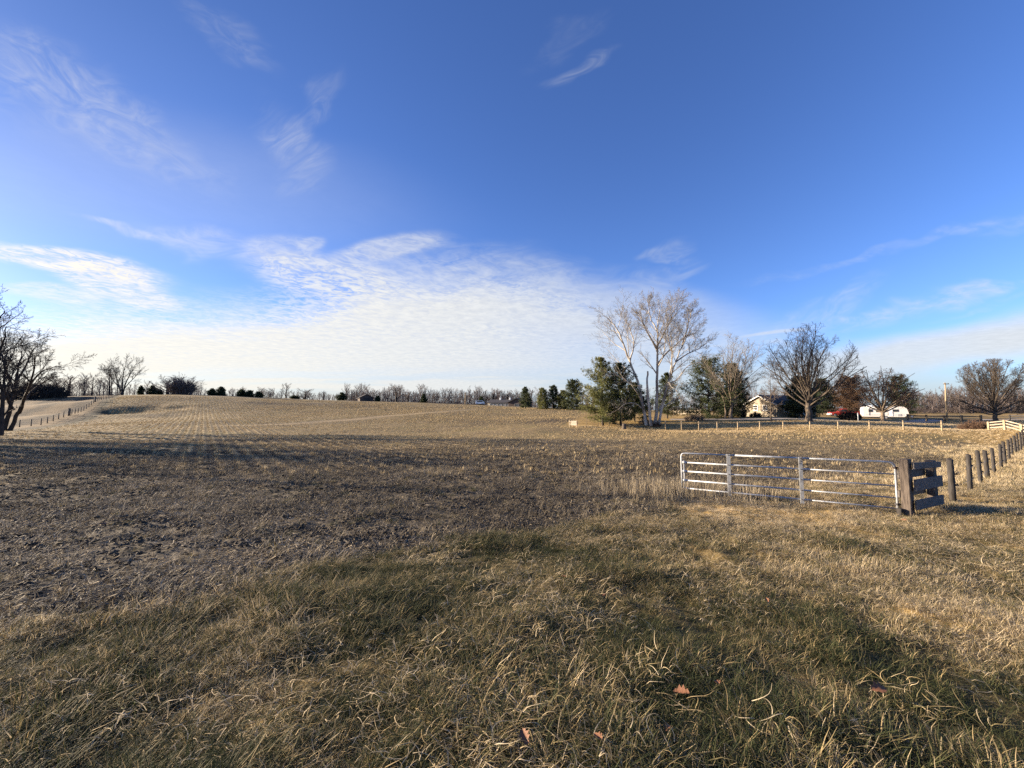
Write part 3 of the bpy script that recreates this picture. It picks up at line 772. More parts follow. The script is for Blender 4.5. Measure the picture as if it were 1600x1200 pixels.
# --- the great pale sycamore by the fence
def sycamore():
    d = 60.0; b = grd(1015, 663, d)
    root = empty('sycamore_tree', b, 'tall multi-stemmed bare tree with chalky white bark behind the post fence', 'tree')
    T = Tree(5, n=(10, 7, 6, 3), ratio=(.42, .48, .50, .6), ang=(40, 38, 40, 40), up=(.03, .06, .06, .05), t0=(.36, .18, .12, .15), jit=(.08, .09, .10, .09, .08), rmin=.0095, rk=.58)
    g = lambda pts, dy=0: rel(root, [at(x, y, d + k) for (x, y, k) in pts])
    st = [([(1010,664,0),(1004,635,0),(996,595,.4),(984,565,.8),(973,535,1),(964,515,1.2),(950,497,1.5)], .28, .06),
          ([(1024,664,.3),(1026,630,.2),(1027,580,0),(1027,545,0),(1028,515,-.3),(1031,485,-.5)], .30, .055),
          ([(1029,664,0),(1037,625,-.3),(1046,593,-.8),(1056,565,-1.2),(1066,540,-1.5),(1078,518,-2)], .22, .045),
          ([(1027,570,0),(1040,553,1.0),(1055,540,1.8),(1072,525,2.4),(1088,520,3)], .17, .04),
          ([(1027,545,0),(1014,525,-1),(1005,505,-1.6),(1000,488,-2)], .15, .04),
          ([(1027,540,0),(1040,515,1.5),(1050,492,2.4),(1055,476,3)], .15, .04),
          ([(984,565,.8),(990,540,2.0),(985,515,2.8),(975,495,3.3)], .14, .035),
          ([(1056,565,-1.2),(1074,553,0),(1092,545,1),(1104,535,1.6)], .13, .035), ([(1028,520,-.3),(1018,500,1),(1014,482,1.6),(1012,470,2)], .12, .035), ([(1066,540,-1.5),(1076,505,-1),(1080,485,-.6)], .12, .035),
          ([(1047,593,-.8),(1050,560,-2.4),(1045,530,-3.5),(1040,505,-4)], .13, .035)]
    for p, r0, r1 in st: T.limb(g(p), r0, r1)
    # broken snag and low arching limbs
    T.limb(g([(1017,665,-.5),(1013,630,-.6),(1011,600,-.7),(1012,580,-.7)]), .24, .12, spawn=False)
    for p, r in [([(1002,628,.2),(990,605,-2),(975,592,-3),(962,585,-3.5),(955,582,-4)], .10),([(1000,612,.2),(985,607,1),(970,609,2),(958,615,3)], .08),
                 ([(1006,640,0),(990,630,-1.5),(975,632,-2.5),(966,640,-3)], .09),([(1030,640,0),(1040,618,-1),(1052,605,-2),(1058,600,-2.5)], .10),
                 ([(1030,642,0),(1045,630,1),(1060,622,2),(1072,630,3)], .08),([(1030,620,0),(1043,598,-2),(1050,605,-3),(1060,612,-4)], .09),([(1040,610,-.4),(1060,590,-2),(1075,572,-3),(1095,565,-3.5)], .10)]:
        T.limb(g(p), r, .03, lv=1)
    finish_tree(T, root, M['bark_white'], M['twig_pale'], split=1)
sycamore()

# --- the spreading oak in front of the house
def oak():
    d = 58.0; b = grd(1264, 657, d)
    root = empty('oak_tree', b, 'broad bare tree with dark trunk and wide vase crown beside the tan house', 'tree')
    s = d/F
    e1 = egg((.5, 0, 89*s), 66*s, 60*s, 66*s)
    T = Tree(9, n=(0, 8, 7, 4), ratio=(.5, .44, .5, .55), ang=(40, 32, 38, 40), up=(.02, .045, .04, .03), t0=(.3, .2, .1, .1), jit=(.06, .08, .10, .12), rmin=.013, env=e1, seg=(8, 10, 6, 4, 3))
    T.limb(rel(root, [b, b+Vector((.05, 0, 1.2)), b+Vector((0, .05, 2.4)), b+Vector((.1, 0, 3.6)), b+Vector((.2, 0, 6.0)), b+Vector((.3, 0, 9))]), .52, .14, spawn=False)
    r = random.Random(4)
    for i in range(26):
        a = i*2.4 + r.uniform(-.3, .3); t = i/25; h = 2.0 + 3.6*t
        el = math.radians(30 + 44*t + r.uniform(-8, 8)); L = (8.2 - 1.2*t + r.uniform(-1, .8))
        dd = Vector((math.cos(a)*math.cos(el), math.sin(a)*math.cos(el), math.sin(el)))
        cp, cr = T.path(Vector((.05*h/3, 0, h)), dd, L+1.5, .125-.04*t+.03*r.random(), 1, .025)
        T.B.append((cp, cr, 1)); T.spawn(cp, cr, L, 1)
    finish_tree(T, root, M['bark'], M['bark'], split=1)
oak()

# --- bare fan shaped tree left of the house
def fan_tree():
    d = 66.0; b = grd(1141, 653, d)
    root = empty('bare_fan_tree', b, 'bare tan tree fanning out from low forks against the dark evergreen', 'tree')
    T = Tree(21, n=(0, 8, 6, 4), ratio=(.5, .36, .5, .6), ang=(40, 24, 32, 36), up=(.02, .03, .03, .03), t0=(.3, .3, .15, .1), jit=(.06, .06, .09, .1), rmin=.012, seg=(8, 9, 6, 4, 3))
    T.limb([Vector((0, 0, 0)), Vector((.1, 0, 1.2)), Vector((.25, 0, 2.2)), Vector((.5, 0, 3.4))], .36, .2, spawn=False)
    T.limb([Vector((-.8, .2, 0)), Vector((-.7, .2, 1.2)), Vector((-.8, .1, 2.6)), Vector((-1.2, .1, 4))], .17, .09, spawn=False)
    r = random.Random(8)
    for (px, py) in [(1103,568),(1108,585),(1118,590),(1130,560),(1138,542),(1148,536),(1160,548),(1172,545),(1182,552),(1190,572),(1186,590),(1150,560),(1165,570),(1176,600),(1112,600)]:
        tip = at(px, py, d + r.uniform(-3, 3)) - b
        st = Vector((.3, 0, r.uniform(1.6, 3.4))); mid = st.lerp(tip, .5) + Vector((r.uniform(-.4, .4), r.uniform(-.4, .4), .5))
        T.limb([st, mid, tip], .11, .02, lv=1)
    finish_tree(T, root, M['bark_tan'], M['twig_pale'], split=1)
fan_tree()

# --- round ornamental tree at the right edge
def round_tree():
    d = 60.0; b = grd(1556, 658, d); s = d/F
    root = empty('round_crown_tree', b, 'dense round-crowned bare tree on a short trunk beside the pale rail fence', 'tree')
    e1 = egg((.2, 0, 52*s), 53*s, 50*s, 46*s)
    T = Tree(31, n=(0, 10, 8, 5), ratio=(.5, .38, .5, .5), ang=(40, 28, 34, 36), up=(.02, .05, .04, .03), t0=(.3, .2, .1, .1), jit=(.05, .05, .09, .1), rmin=.013, env=e1, seg=(6, 9, 6, 4, 3))
    T.limb([Vector((0, 0, 0)), Vector((0, 0, 1.0)), Vector((.05, 0, 2.0)), Vector((.1, 0, 5))], .34, .10, spawn=False)
    r = random.Random(3)
    for i in range(30):
        a = i*2.4 + r.uniform(-.3, .3); t = i/29; h = .9 + 2.4*t
        el = math.radians(12 + 70*t + r.uniform(-8, 8))
        dd = Vector((math.cos(a)*math.cos(el), math.sin(a)*math.cos(el), math.sin(el)))
        cp, cr = T.path(Vector((0, 0, h)), dd, 6.6, .085, 1, .02); T.B.append((cp, cr, 1)); T.spawn(cp, cr, 6.0, 1)
    finish_tree(T, root, M['bark'], M['bark'], split=1)
round_tree()

# --- drooping brownish tree in front of the camper
def droop_tree():
    d = 60.0; b = grd(1380, 655, d); s = d/F
    root = empty('drooping_tree', b, 'bare brown tree with drooping fine twigs standing before the white camper', 'tree')
    e1 = egg((-.3, 0, 44*s), 46*s, 44*s, 42*s)
    T = Tree(41, n=(0, 8, 8, 6), ratio=(.5, .42, .52, .5), ang=(40, 42, 48, 55), up=(.02, .02, -.05, -.10), t0=(.3, .3, .15, .1), jit=(.06, .09, .14, .2), rmin=.013, env=e1, seg=(6, 8, 6, 4, 4))
    T.limb([Vector((0, 0, 0)), Vector((.02, 0, .9)), Vector((-.1, 0, 1.8))], .30, .22, spawn=False)
    r = random.Random(13)
    for i in range(16):
        a = i*2.4 + r.uniform(-.3, .3); t = i/15; el = math.radians(22 + 58*t)
        dd = Vector((math.cos(a)*math.cos(el), math.sin(a)*math.cos(el), math.sin(el)))
        cp, cr = T.path(Vector((-.05, 0, 1.5+.5*t)), dd, 7.0, .12, 1, .025); T.B.append((cp, cr, 1)); T.spawn(cp, cr, 6.2, 1)
    finish_tree(T, root, M['bark_tan'], M['bark_red'], split=1)
droop_tree()

# --- slim young tree before the house
def young_tree():
    d = 60.0; b = grd(1205, 657, d)
    root = empty('young_tree', b, 'slim young bare tree with one straight stem in front of the tan gable', 'tree')
    T = Tree(51, n=(26, 5, 4), ratio=(.30, .45, .45), ang=(62, 45, 45), up=(.06, .03, .0), t0=(.12, .2, .1), jit=(.02, .1, .16), rmin=.011, taper=.1, rk=.4)
    cp, cr = T.path(Vector((0, 0, 0)), Vector((0, 0, 1)), 7.2, .12, 0, .015); T.B.append((cp, cr, 0)); T.spawn(cp, cr, 7.2, 0)
    finish_tree(T, root, M['bark'], M['bark_tan'], split=0)
young_tree()

# --- big leaning trees at the left edge
def edge_tree(name, label, base_px, d, limbs, seed, lean):
    b = grd(base_px[0], base_px[1], d)
    root = empty(name, b, label, 'tree')
    T = Tree(seed, n=(8, 6, 5, 4) if seed == 61 else (6, 5, 4, 4), ratio=(.40, .46, .5, .55), ang=(38, 36, 40, 42), up=(.04, .05, .03, .02), t0=(.3, .2, .12, .1), jit=(.08, .1, .12, .12, .1), rmin=.013, rk=.52)
    for p, r0, r1 in limbs: T.limb(rel(root, [at(x, y, d + k) for (x, y, k) in p]), r0, r1)
    finish_tree(T, root, M['bark_dark'], M['bark_dark'], split=1)
    return root
edge_tree('leaning_tree', 'dark bare tree with trunks leaning inward over the far field fence', (8, 677), 50,
    [([(5,678,0),(14,645,0),(22,612,0),(28,580,.5),(34,548,1)], .29, .05), ([(13,676,.3),(26,650,.3),(38,625,.2),(48,600,0),(66,580,-.5),(88,572,-1)], .25, .035),
     ([(22,612,0),(10,580,1.5),(0,550,2.4),(-14,525,3)], .20, .05), ([(38,625,.2),(56,606,2),(70,596,3),(80,590,4)], .13, .03),
     ([(30,645,.2),(42,612,-2),(52,580,-3),(55,556,-4)], .17, .04), ([(20,640,0),(6,610,-2),(-2,580,-3.5),(2,545,-4)], .17, .04), ([(24,600,0),(38,575,2),(48,552,3),(58,540,4)], .14, .03)], 61, 1)
edge_tree('tall_edge_tree', 'taller dark bare tree reaching in from beyond the edge by the leaning trunks', (-42, 682), 46,
    [([(-42,684,0),(-40,640,0),(-34,590,0),(-26,545,0),(-16,505,.4),(-8,480,1)], .36, .06), ([(-40,640,0),(-24,600,-1),(-8,565,-2),(4,535,-2.6),(10,510,-3)], .26, .04),
     ([(-36,600,0),(-60,560,1),(-80,520,2),(-90,490,3)], .3, .05), ([(-30,560,0),(-20,525,2),(-4,500,3),(8,486,3.5)], .2, .04), ([(-38,625,0),(-18,600,1.5),(0,585,2.5),(16,580,3)], .17, .04)], 62, 1)

# --- conifers
def conifer(root, h, rad, seed, mat, base=.12, n_whorl=16, per=7, lean=0, bare=M['bark_dark'], shape=.75, dens=1.0, size=.34, droop=-.05, irregular=.3):
    r = random.Random(seed); g = np.random.default_rng(seed)
    T = Tree(seed); B = []
    tp = [Vector((lean*t*h*.1, 0, h*t)) for t in (0, .25, .5, .75, 1.0)]
    B.append((tp, [h*.018, h*.015, h*.011, h*.007, .02], 0))
    C, D, SZ, RN = [], [], [], []
    side = {}
    for w in range(n_whorl):
        t = base + (1-base)*(w/(n_whorl-1))**.9
        for k in range(per):
            if r.random() < .12: continue
            a = k*2*math.pi/per + w*.9 + r.uniform(-.4, .4)
            prof = (1-t)**shape*(1.0 if t > base+.12 else .78 + 1.8*(t-base))
            L = max(rad*prof*r.uniform(1-irregular*1.3, 1+irregular*.6)*(1 + .18*math.sin(a*2+seed)), .25)
            el = droop + .75*t + r.uniform(-.12, .12)
            z0 = h*t + r.uniform(-.25, .25)
            p0 = Vector((lean*t*h*.1, 0, min(z0, h*.985))); d = Vector((math.cos(a)*math.cos(el), math.sin(a)*math.cos(el), math.sin(el)))
            tip = p0 + d*L; mid = p0.lerp(tip, .5) + Vector((0, 0, -.05*L)); tip.z += .09*L
            B.append(([p0, mid, tip], [.02+.012*L, .015+.006*L, .008], 2))
            m = int((10 + L*21)*dens); q = r.random()*.25
            for j in range(m):
                u = .22 + .8*r.random()**.75; u = min(u, 1.02)
                c = p0.lerp(mid, u*2) if u < .5 else mid.lerp(tip, u*2-1)
                sp = .07*L + .12*(1-abs(u-.65))*L*.9
                c = c + Vector((r.gauss(0, sp*.55), r.gauss(0, sp*.55), r.gauss(0, .06*L+.06)))
                C.append(tuple(c)); dd = (d + Vector((r.gauss(0, .55), r.gauss(0, .55), r.gauss(.25, .5)))).normalized(); D.append(tuple(dd))
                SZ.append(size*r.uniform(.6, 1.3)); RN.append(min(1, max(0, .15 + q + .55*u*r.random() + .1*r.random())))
    v, qd = tubes_mesh(B, sides); link('trunk', mesh_np('trunk', v, qd, bare, smooth=True), root)
    C, D, SZ, RN = np.array(C), np.array(D), np.array(SZ), np.array(RN)
    # every spray: three narrow leaf-like faces fanned about its direction
    ref = g.normal(size=D.shape); U = np.cross(D, ref); U /= np.linalg.norm(U, axis=1, keepdims=True)+1e-9; W = np.cross(D, U)
    Vv, Ff = [], []
    nC = len(C)
    for k in range(3):
        a = k*2.1
        o = U*math.cos(a) + W*math.sin(a)
        ax = D*.85 + o*.55; ax /= np.linalg.norm(ax, axis=1, keepdims=True)
        sd_ = np.cross(ax, D + 1e-3); sd_ /= np.linalg.norm(sd_, axis=1, keepdims=True)+1e-9
        L = SZ[:, None]; wv = L*.105
        Vv += [C - sd_*wv*.4, C + ax*L*.5 - sd_*wv, C + ax*L, C + ax*L*.5 + sd_*wv]
        Ff.append(np.stack([np.arange(nC) + (4*k+i)*nC for i in range(4)], -1))
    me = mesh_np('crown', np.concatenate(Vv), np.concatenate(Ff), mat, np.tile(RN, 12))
    link('crown', me, root)
def pine(px, py_base, py_top, d, rad_px, label, seed, mat, name='pine_tree', cat='tree', group=None, **kw):
    b = grd(px, py_base, d); h = (at(px, py_top, d).z - b.z)
    root = empty(name, b, label, cat, group)
    conifer(root, h, rad_px*d/F, seed, M[mat], **kw)
    return root
pine(942, 663, 561, 62, 44, 'sunlit olive pine with ragged top at the left end of the post fence', 101, 'pine_light', lean=-.1, shape=.62, base=.10, n_whorl=15, per=8, irregular=.5, dens=1.25)
pine(970, 663, 570, 61, 38, 'darker pine between the sunlit olive pine and the white-barked tree', 102, 'pine_dark', shape=.55, base=.12, n_whorl=15, per=8, irregular=.5, dens=1.2)
pine(992, 661, 600, 66, 26, 'small dark pine close behind the white-barked tree', 103, 'pine_dark', shape=.6, dens=1.3)
pine(1043, 655, 585, 72, 26, 'dark pine half hidden behind the stems of the white-barked tree', 104, 'pine_dark', shape=.6, irregular=.4)
pine(1108, 656, 566, 70, 47, 'broad dark evergreen with bushy skirt left of the house', 105, 'pine_dark', shape=.42, base=.05, n_whorl=16, per=8, dens=1.2, irregular=.45)
pine(1146, 654, 571, 74, 33, 'dark evergreen directly behind the bare fan-shaped tree', 106, 'cedar', shape=.45, base=.05, dens=1.4, per=9)
pine(1252, 650, 592, 72, 30, 'dark evergreen behind the trunk of the broad bare tree', 107, 'cedar', shape=.42, base=.08, per=9, dens=1.3)
pine(1285, 648, 594, 96, 22, 'dark evergreen between the broad bare tree and the red truck', 108, 'cedar', shape=.42, base=.12, per=9, dens=1.3)
pine(1405, 652, 590, 100, 26, 'dark evergreen behind the white camper', 110, 'cedar', shape=.42, base=.1, per=9, dens=1.2)
# brown leafed undergrowth tree between
pine(1330, 649, 592, 104, 28, 'rusty brown evergreen with dead foliage left of the camper', 109, 'brown_leaf', name='brown_evergreen', shape=.35, base=.03, per=10, n_whorl=17, dens=1.4)
# pines on the field crest, centre
pine(821, 632, 606, 128, 13, 'lone layered dark pine on the crest right of the long ranch house', 111, 'pine_dark', shape=.6, dens=.8, size=.5, n_whorl=12)
pine(848, 634, 608, 124, 12, 'olive pine, first of the low clump right of the lone layered pine', 112, 'pine_light', shape=.4, dens=.8, size=.5, n_whorl=12, base=.03)
pine(865, 634, 604, 124, 13, 'tallest pine of the low clump between lone pine and broad pine', 113, 'pine_dark', shape=.42, dens=.8, size=.5, n_whorl=12, base=.03)
pine(880, 635, 612, 122, 10, 'small pine squeezed against the broad round-topped pine', 114, 'pine_light', shape=.4, dens=.8, size=.5, n_whorl=11, base=.03)
pine(897, 636, 596, 118, 17, 'broad round-topped pine on the crest left of the sunlit olive pine', 115, 'pine_dark', shape=.35, dens=.9, size=.5, n_whorl=14, base=.03)

# --- thicket and far trees
def far_variant(seed, spread=1.0):
    T = Tree(seed, n=(13, 7, 5), ratio=(.50, .42, .5), ang=(38*spread, 34, 38), up=(.05, .08, .05), t0=(.22, .15, .15), jit=(.03, .06, .09, .1), rmin=.026, seg=(5, 5, 3, 2))
    cp, cr = T.path(Vector((0, 0, 0)), Vector((0, 0, 1)), 9.0, .30, 0, .06); T.B.append((cp, cr, 0)); T.spawn(cp, cr, 9.0, 0)
    z = max(p.z for b in T.B for p in b[0])
    T.B = [([p*(10/z) for p in b[0]], b[1], b[2]) for b in T.B]
    return T
FV = [far_variant(200+i, .8 + .15*(i % 4)) for i in range(6)]
FVM = []
for T in FV:
    lo = [b for b in T.B if b[2] <= 1]; hi = [b for b in T.B if b[2] > 1]
    a_ = tubes_mesh(lo, lambda l: 5 if l == 0 else 4); b_ = tubes_mesh(hi, lambda l: 3)
    FVM.append((mesh_np('trunk', *a_, M['bark_dark']), mesh_np('crown', *b_, M['far_twig']), a_, b_))
def far_tree(px, py_base, py_top, d, wid, k, label, name='bare_tree', rz=0.0, group='bare trees along the skyline'):
    b = grd(px, py_base, d); zb = at(px, py_base+1, d).z; b.z = min(b.z, zb) if b.z > zb else b.z
    h = at(px, py_top, d).z - b.z
    root = empty(name, b, label, 'tree', group, rz)
    w = wid*d/F/2
    T = FV[k]; r_ = np.percentile([math.hypot(p.x, p.y) for br in T.B for p in br[0]], 97)
    root.scale = (w/r_, w/r_, h/10.0)
    link('trunk', FVM[k][0], root); link('crown', FVM[k][1], root)
    return root
FT = [      (171,617,571,184,26,2,'slender bare tree touching the largest skyline tree at left'),
      (143,617,580,190,18,3,'thin bare tree midway along the crest behind the left fence'),
      (131,617,582,200,18,1,'thin pale bare tree left of the other thin crest tree'),
      (107,618,580,186,30,4,'bare tree on the crest above the braced fence corner'),
      (84,620,588,178,34,5,'low bare tree on the crest just right of the leaning trunks'),
      (262,620,586,176,40,5,'bare tree rising at the left of the brown thicket'),
      (408,626,604,215,22,0,'left of two small bare skyline trees near the round junipers'),
      (421,626,605,225,20,3,'right of two small bare skyline trees near the round junipers'),
      (447,626,597,215,22,2,'upright bare tree standing taller between junipers and low bush'),
      (476,628,606,190,30,5,'wide low bare tree on the crest left of the dark cone evergreen'),
      (505,628,610,230,16,1,'small bare tree between wide low tree and dark cone evergreen'),
      (619,630,599,190,32,0,'round bare tree highest on the middle skyline right of the barn'),
      (637,631,608,205,24,4,'bare tree just right of the round middle skyline tree'),
      (727,634,612,215,22,2,'bare tree behind the lone utility pole in the middle'),
      (770,632,609,245,34,0,'bare tree over the left part of the long ranch roof'),
      (793,632,609,250,34,4,'bare tree over the right part of the long ranch roof')]
for i, (px, pb, pt, d, w, k, lab) in enumerate(FT): far_tree(px, pb, pt, d, w, k, lab, rz=i*1.3)
def skyline_tree():
    d = 178.0; b = grd(190, 617, d); b.z = min(b.z, at(190, 618, d).z)
    root = empty('bare_tree', b, 'largest bare tree on the left skyline, where the far fence meets the crest', 'tree', 'bare trees along the skyline')
    T = Tree(77, n=(10, 7, 5), ratio=(.40, .45, .5), ang=(36, 36, 40), up=(.03, .06, .05), t0=(.35, .2, .15), jit=(.05, .07, .1, .1), rmin=.028, seg=(6, 5, 3, 2), rk=.5)
    for p, r0 in (([(190,618),(191,600),(193,582),(197,566)],.42),([(191,618),(197,597),(206,580),(213,568)],.34),([(190,618),(185,600),(180,584),(176,571)],.34),([(192,610),(202,598),(212,588),(219,578)],.24),([(184,618),(183,600),(181,580)],.22),([(189,610),(178,596),(170,584),(165,577)],.2),([(175,618),(174,598),(172,578)],.2)):
        T.limb(rel(root, [at(x, y, d + random.Random(x).uniform(-2, 2)) for x, y in p]), r0, .05)
    finish_tree(T, root, M['bark_dark'], M['bark_dark'], split=1)
skyline_tree()
# dark evergreens on the skyline
DE = [(220,618,604,182,5.5,'small dark pine right of the largest left skyline tree'),(238,619,604,184,7.5,'dark pine midway between largest skyline tree and brown thicket'),(249,619,610,184,4,'smallest dark evergreen touching the brown thicket'),
      (331,622,609,176,7,'left of the first pair of round junipers on the crest'),(345,622,606,176,8.5,'right of the first pair of round junipers on the crest'),
      (377,624,611,172,8,'first juniper of the row of three on the crest'),(390,624,611.5,172,7,'middle juniper of the row of three on the crest'),(404,624.5,614,172,6,'last juniper of the row of three on the crest'),
      (461,627,621,170,6,'low dark bush on the crest under the wide low bare tree'),(534,628.5,615,178,8,'dark cone evergreen on the crest left of the barn'),(662,632,617,176,5.5,'dark pointed evergreen on the crest right of the round bare tree'),(590,630,620,182,5,'low dark evergreen against the right end of the barn'),(752,634,621,172,6,'dark evergreen behind the white van')]
for i, (px, pb, pt, d, rp, lab) in enumerate(DE):
    pine(px, pb+.5, pt, d, rp, lab, 300+i, 'cedar', name='dark_evergreen', group='dark evergreens along the skyline', shape=.62, dens=1.0, size=.5, n_whorl=11, per=9, base=.0, droop=.15)

def shrub(px, py, d, w_px, h_px, label, seed, mat, name='brown_shrub', n=60, rm=.012, sub=5, dep=1.0):
    b = grd(px, py, d); r = random.Random(seed); root = empty(name, b, label, 'shrub')
    T = Tree(seed, n=(0, sub, 4), ratio=(.5, .5, .5), ang=(40, 38, 42), up=(.02, .03, .02), jit=(.1, .14, .2), t0=(.3, .15, .1), rmin=rm, seg=(4, 4, 3, 3))
    W = w_px*d/F/2; H = h_px*d/F
    for i in range(n):
        a = r.uniform(0, 6.28); q = math.sqrt(r.random()); ox, oy = q*math.cos(a)*W*.7, q*math.sin(a)*W*.7*dep
        hh = H*math.sqrt(max(.15, 1-q*q*.8))*r.uniform(.7, 1.0)
        dd = Vector((ox*.5/W+r.gauss(0, .2), oy*.5/W+r.gauss(0, .2), 1))
        cp, cr = T.path(Vector((ox, oy, gz(b.x+ox, b.y+oy)-b.z)), dd, hh, rm*3.0, 1, rm*.8); T.B.append((cp, cr, 1)); T.spawn(cp, cr, hh, 1)
    finish_tree(T, root, M[mat], M[mat], split=1, names=('stems', 'twigs'))
    return root
shrub(1522, 673, 46, 40, 17, 'low brown twiggy shrub left of the pale rail fence', 401, 'bark_red', n=110)
shrub(283, 620, 172, 36, 30, 'dense brown thicket dome on the left skyline', 402, 'far_twig', name='brown_thicket', n=150, rm=.05)
shrub(1328, 656, 64, 34, 16, 'dark low shrub hiding the tail of the red truck', 403, 'bark_dark', n=150, rm=.02)
shrub(1181, 652, 70, 22, 9, 'small dark shrub under the gable windows', 404, 'bark_dark', n=70, rm=.015)
shrub(1160, 652, 71, 12, 12, 'dark shrub at the left corner of the tan gable', 405, 'bark_dark', n=60, rm=.015)
shrub(1085, 655, 66, 40, 10, 'low brush at the foot of the broad dark evergreen', 406, 'bark_tan', n=90, rm=.015)
shrub(1026, 665, 60, 16, 8, 'reddish stump sprouts round the foot of the white-barked tree', 407, 'bark_red', n=60, rm=.012)
shrub(58, 622, 150, 90, 26, 'dark undergrowth behind the leaning trunks', 408, 'bark_dark', name='dark_thicket', n=260, rm=.05)
shrub(1010, 664, 62, 30, 9, 'brown brush between the pines and the white stems', 409, 'bark_tan', n=70, rm=.014)

# far-off wood that reads as one mass
def wood(name, label, spans, seed):
    r = random.Random(seed); V, Q, base = [], [], 0
    VT, QT, bt = [], [], 0
    for (p0, p1, d0, d1, n, hlo, hhi) in spans:
        for i in range(n):
            px = p0 + (p1-p0)*(i + r.random())/n; d = r.uniform(d0, d1); x = (px-800)/F*d; z = float(zbase(x, d)[0]) - .3
            k = r.randrange(6); h = r.uniform(hlo, hhi); s = h/10; w = s*r.uniform(.7, 1.15); c, sn = math.cos(i*1.7), math.sin(i*1.7)
            R = np.array(((c*w, -sn*w, 0), (sn*w, c*w, 0), (0, 0, s)))
            for (vv, qq) in (FVM[k][2], FVM[k][3]):
                V.append(vv @ R.T + np.array((x, d, z))); Q.append(qq + base); base += len(vv)
            for e in range(3):
                k = r.randrange(6); s2 = s*r.uniform(.28, .5); w = s2*r.uniform(1.6, 2.6); c, sn = math.cos(e+i), math.sin(e+i)
                R = np.array(((c*w, -sn*w, 0), (sn*w, c*w, 0), (0, 0, s2)))
                x2 = x + r.uniform(-6, 6)
                vv, qq = FVM[k][3]; V.append(vv @ R.T + np.array((x2, d + r.uniform(-6, 6), z - .22*10*s2))); Q.append(qq + base); base += len(vv)
    o = link(name, mesh_np(name, np.concatenate(V), np.concatenate(Q), M['far_twig']))
    return tag(o, label, 'woods', kind='stuff')
wood('distant_woods', 'grey-brown bare woods along the whole horizon', [(-60, 250, 215, 300, 60, 7, 13), (250, 560, 250, 330, 95, 6, 11), (540, 830, 235, 330, 150, 9, 15), (830, 1120, 200, 300, 60, 8, 13), (1120, 1340, 150, 230, 50, 9, 14), (1395, 1700, 190, 280, 120, 10, 16)], 5)
# roadside wood out of frame on the left: the long shadows on the field come from it
def roadside():
    V, Q, base = [], [], 0
    r = random.Random(15)
    for (x, y, h, w) in [(-48,30,11,.8),(-52,34,12,.9),(-57,37,11,.8),(-62,33,12,.9),(-66,39,12,.8),(-72,36,13,.9),(-54,41,10,.8),(-46,27.5,8,.7),(-42,25,5,.9),(-49,27,5.5,1),(-60,30,6,1),(-68,34,7,1.1),(-39,22.6,5.5,1),(-44,24.5,6,.9),(-51,31.5,8,.8),(-80,42,13,.9)]:
        for k in range(1):
            kk = r.randrange(6); s = h/10; c, sn = math.cos(x+k), math.sin(x+k); W = w*s*1.1
            R = np.array(((c*W, -sn*W, 0), (sn*W, c*W, 0), (0, 0, s)))
            for (vv, qq) in (FVM[kk][2], FVM[kk][3]):
                V.append(vv @ R.T + np.array((x, y, gz(x, y)-.2))); Q.append(qq + base); base += len(vv)
    # an added unseen tree: bare stem, compact top set to shade the right-hand grass
    for e in range(5):
        c, sn = math.cos(e*1.3), math.sin(e*1.3); w = .52; R = np.array(((c*w, -sn*w, 0), (sn*w, c*w, 0), (0, 0, .33)))
        vv, qq = FVM[e][3]; V.append(vv @ R.T + np.array((-36.3, 20.7, 9.1))); Q.append(qq + base); base += len(vv)
    vv, qq = tubes_mesh([([Vector((0, 0, -.3)), Vector((.1, 0, 6)), Vector((0, 0, 12.0))], [.16, .12, .05], 0)], sides)
    V.append(vv + np.array((-36.3, 20.7, gz(-36.3, 20.7)))); Q.append(qq + base); base += len(vv)
    o = link('roadside_woods', mesh_np('roadside_woods', np.concatenate(V), np.concatenate(Q), M['bark_dark']))
    tag(o, 'bare roadside woods left of the field, with one tall tree added for its shadow', 'woods', kind='stuff')
roadside()

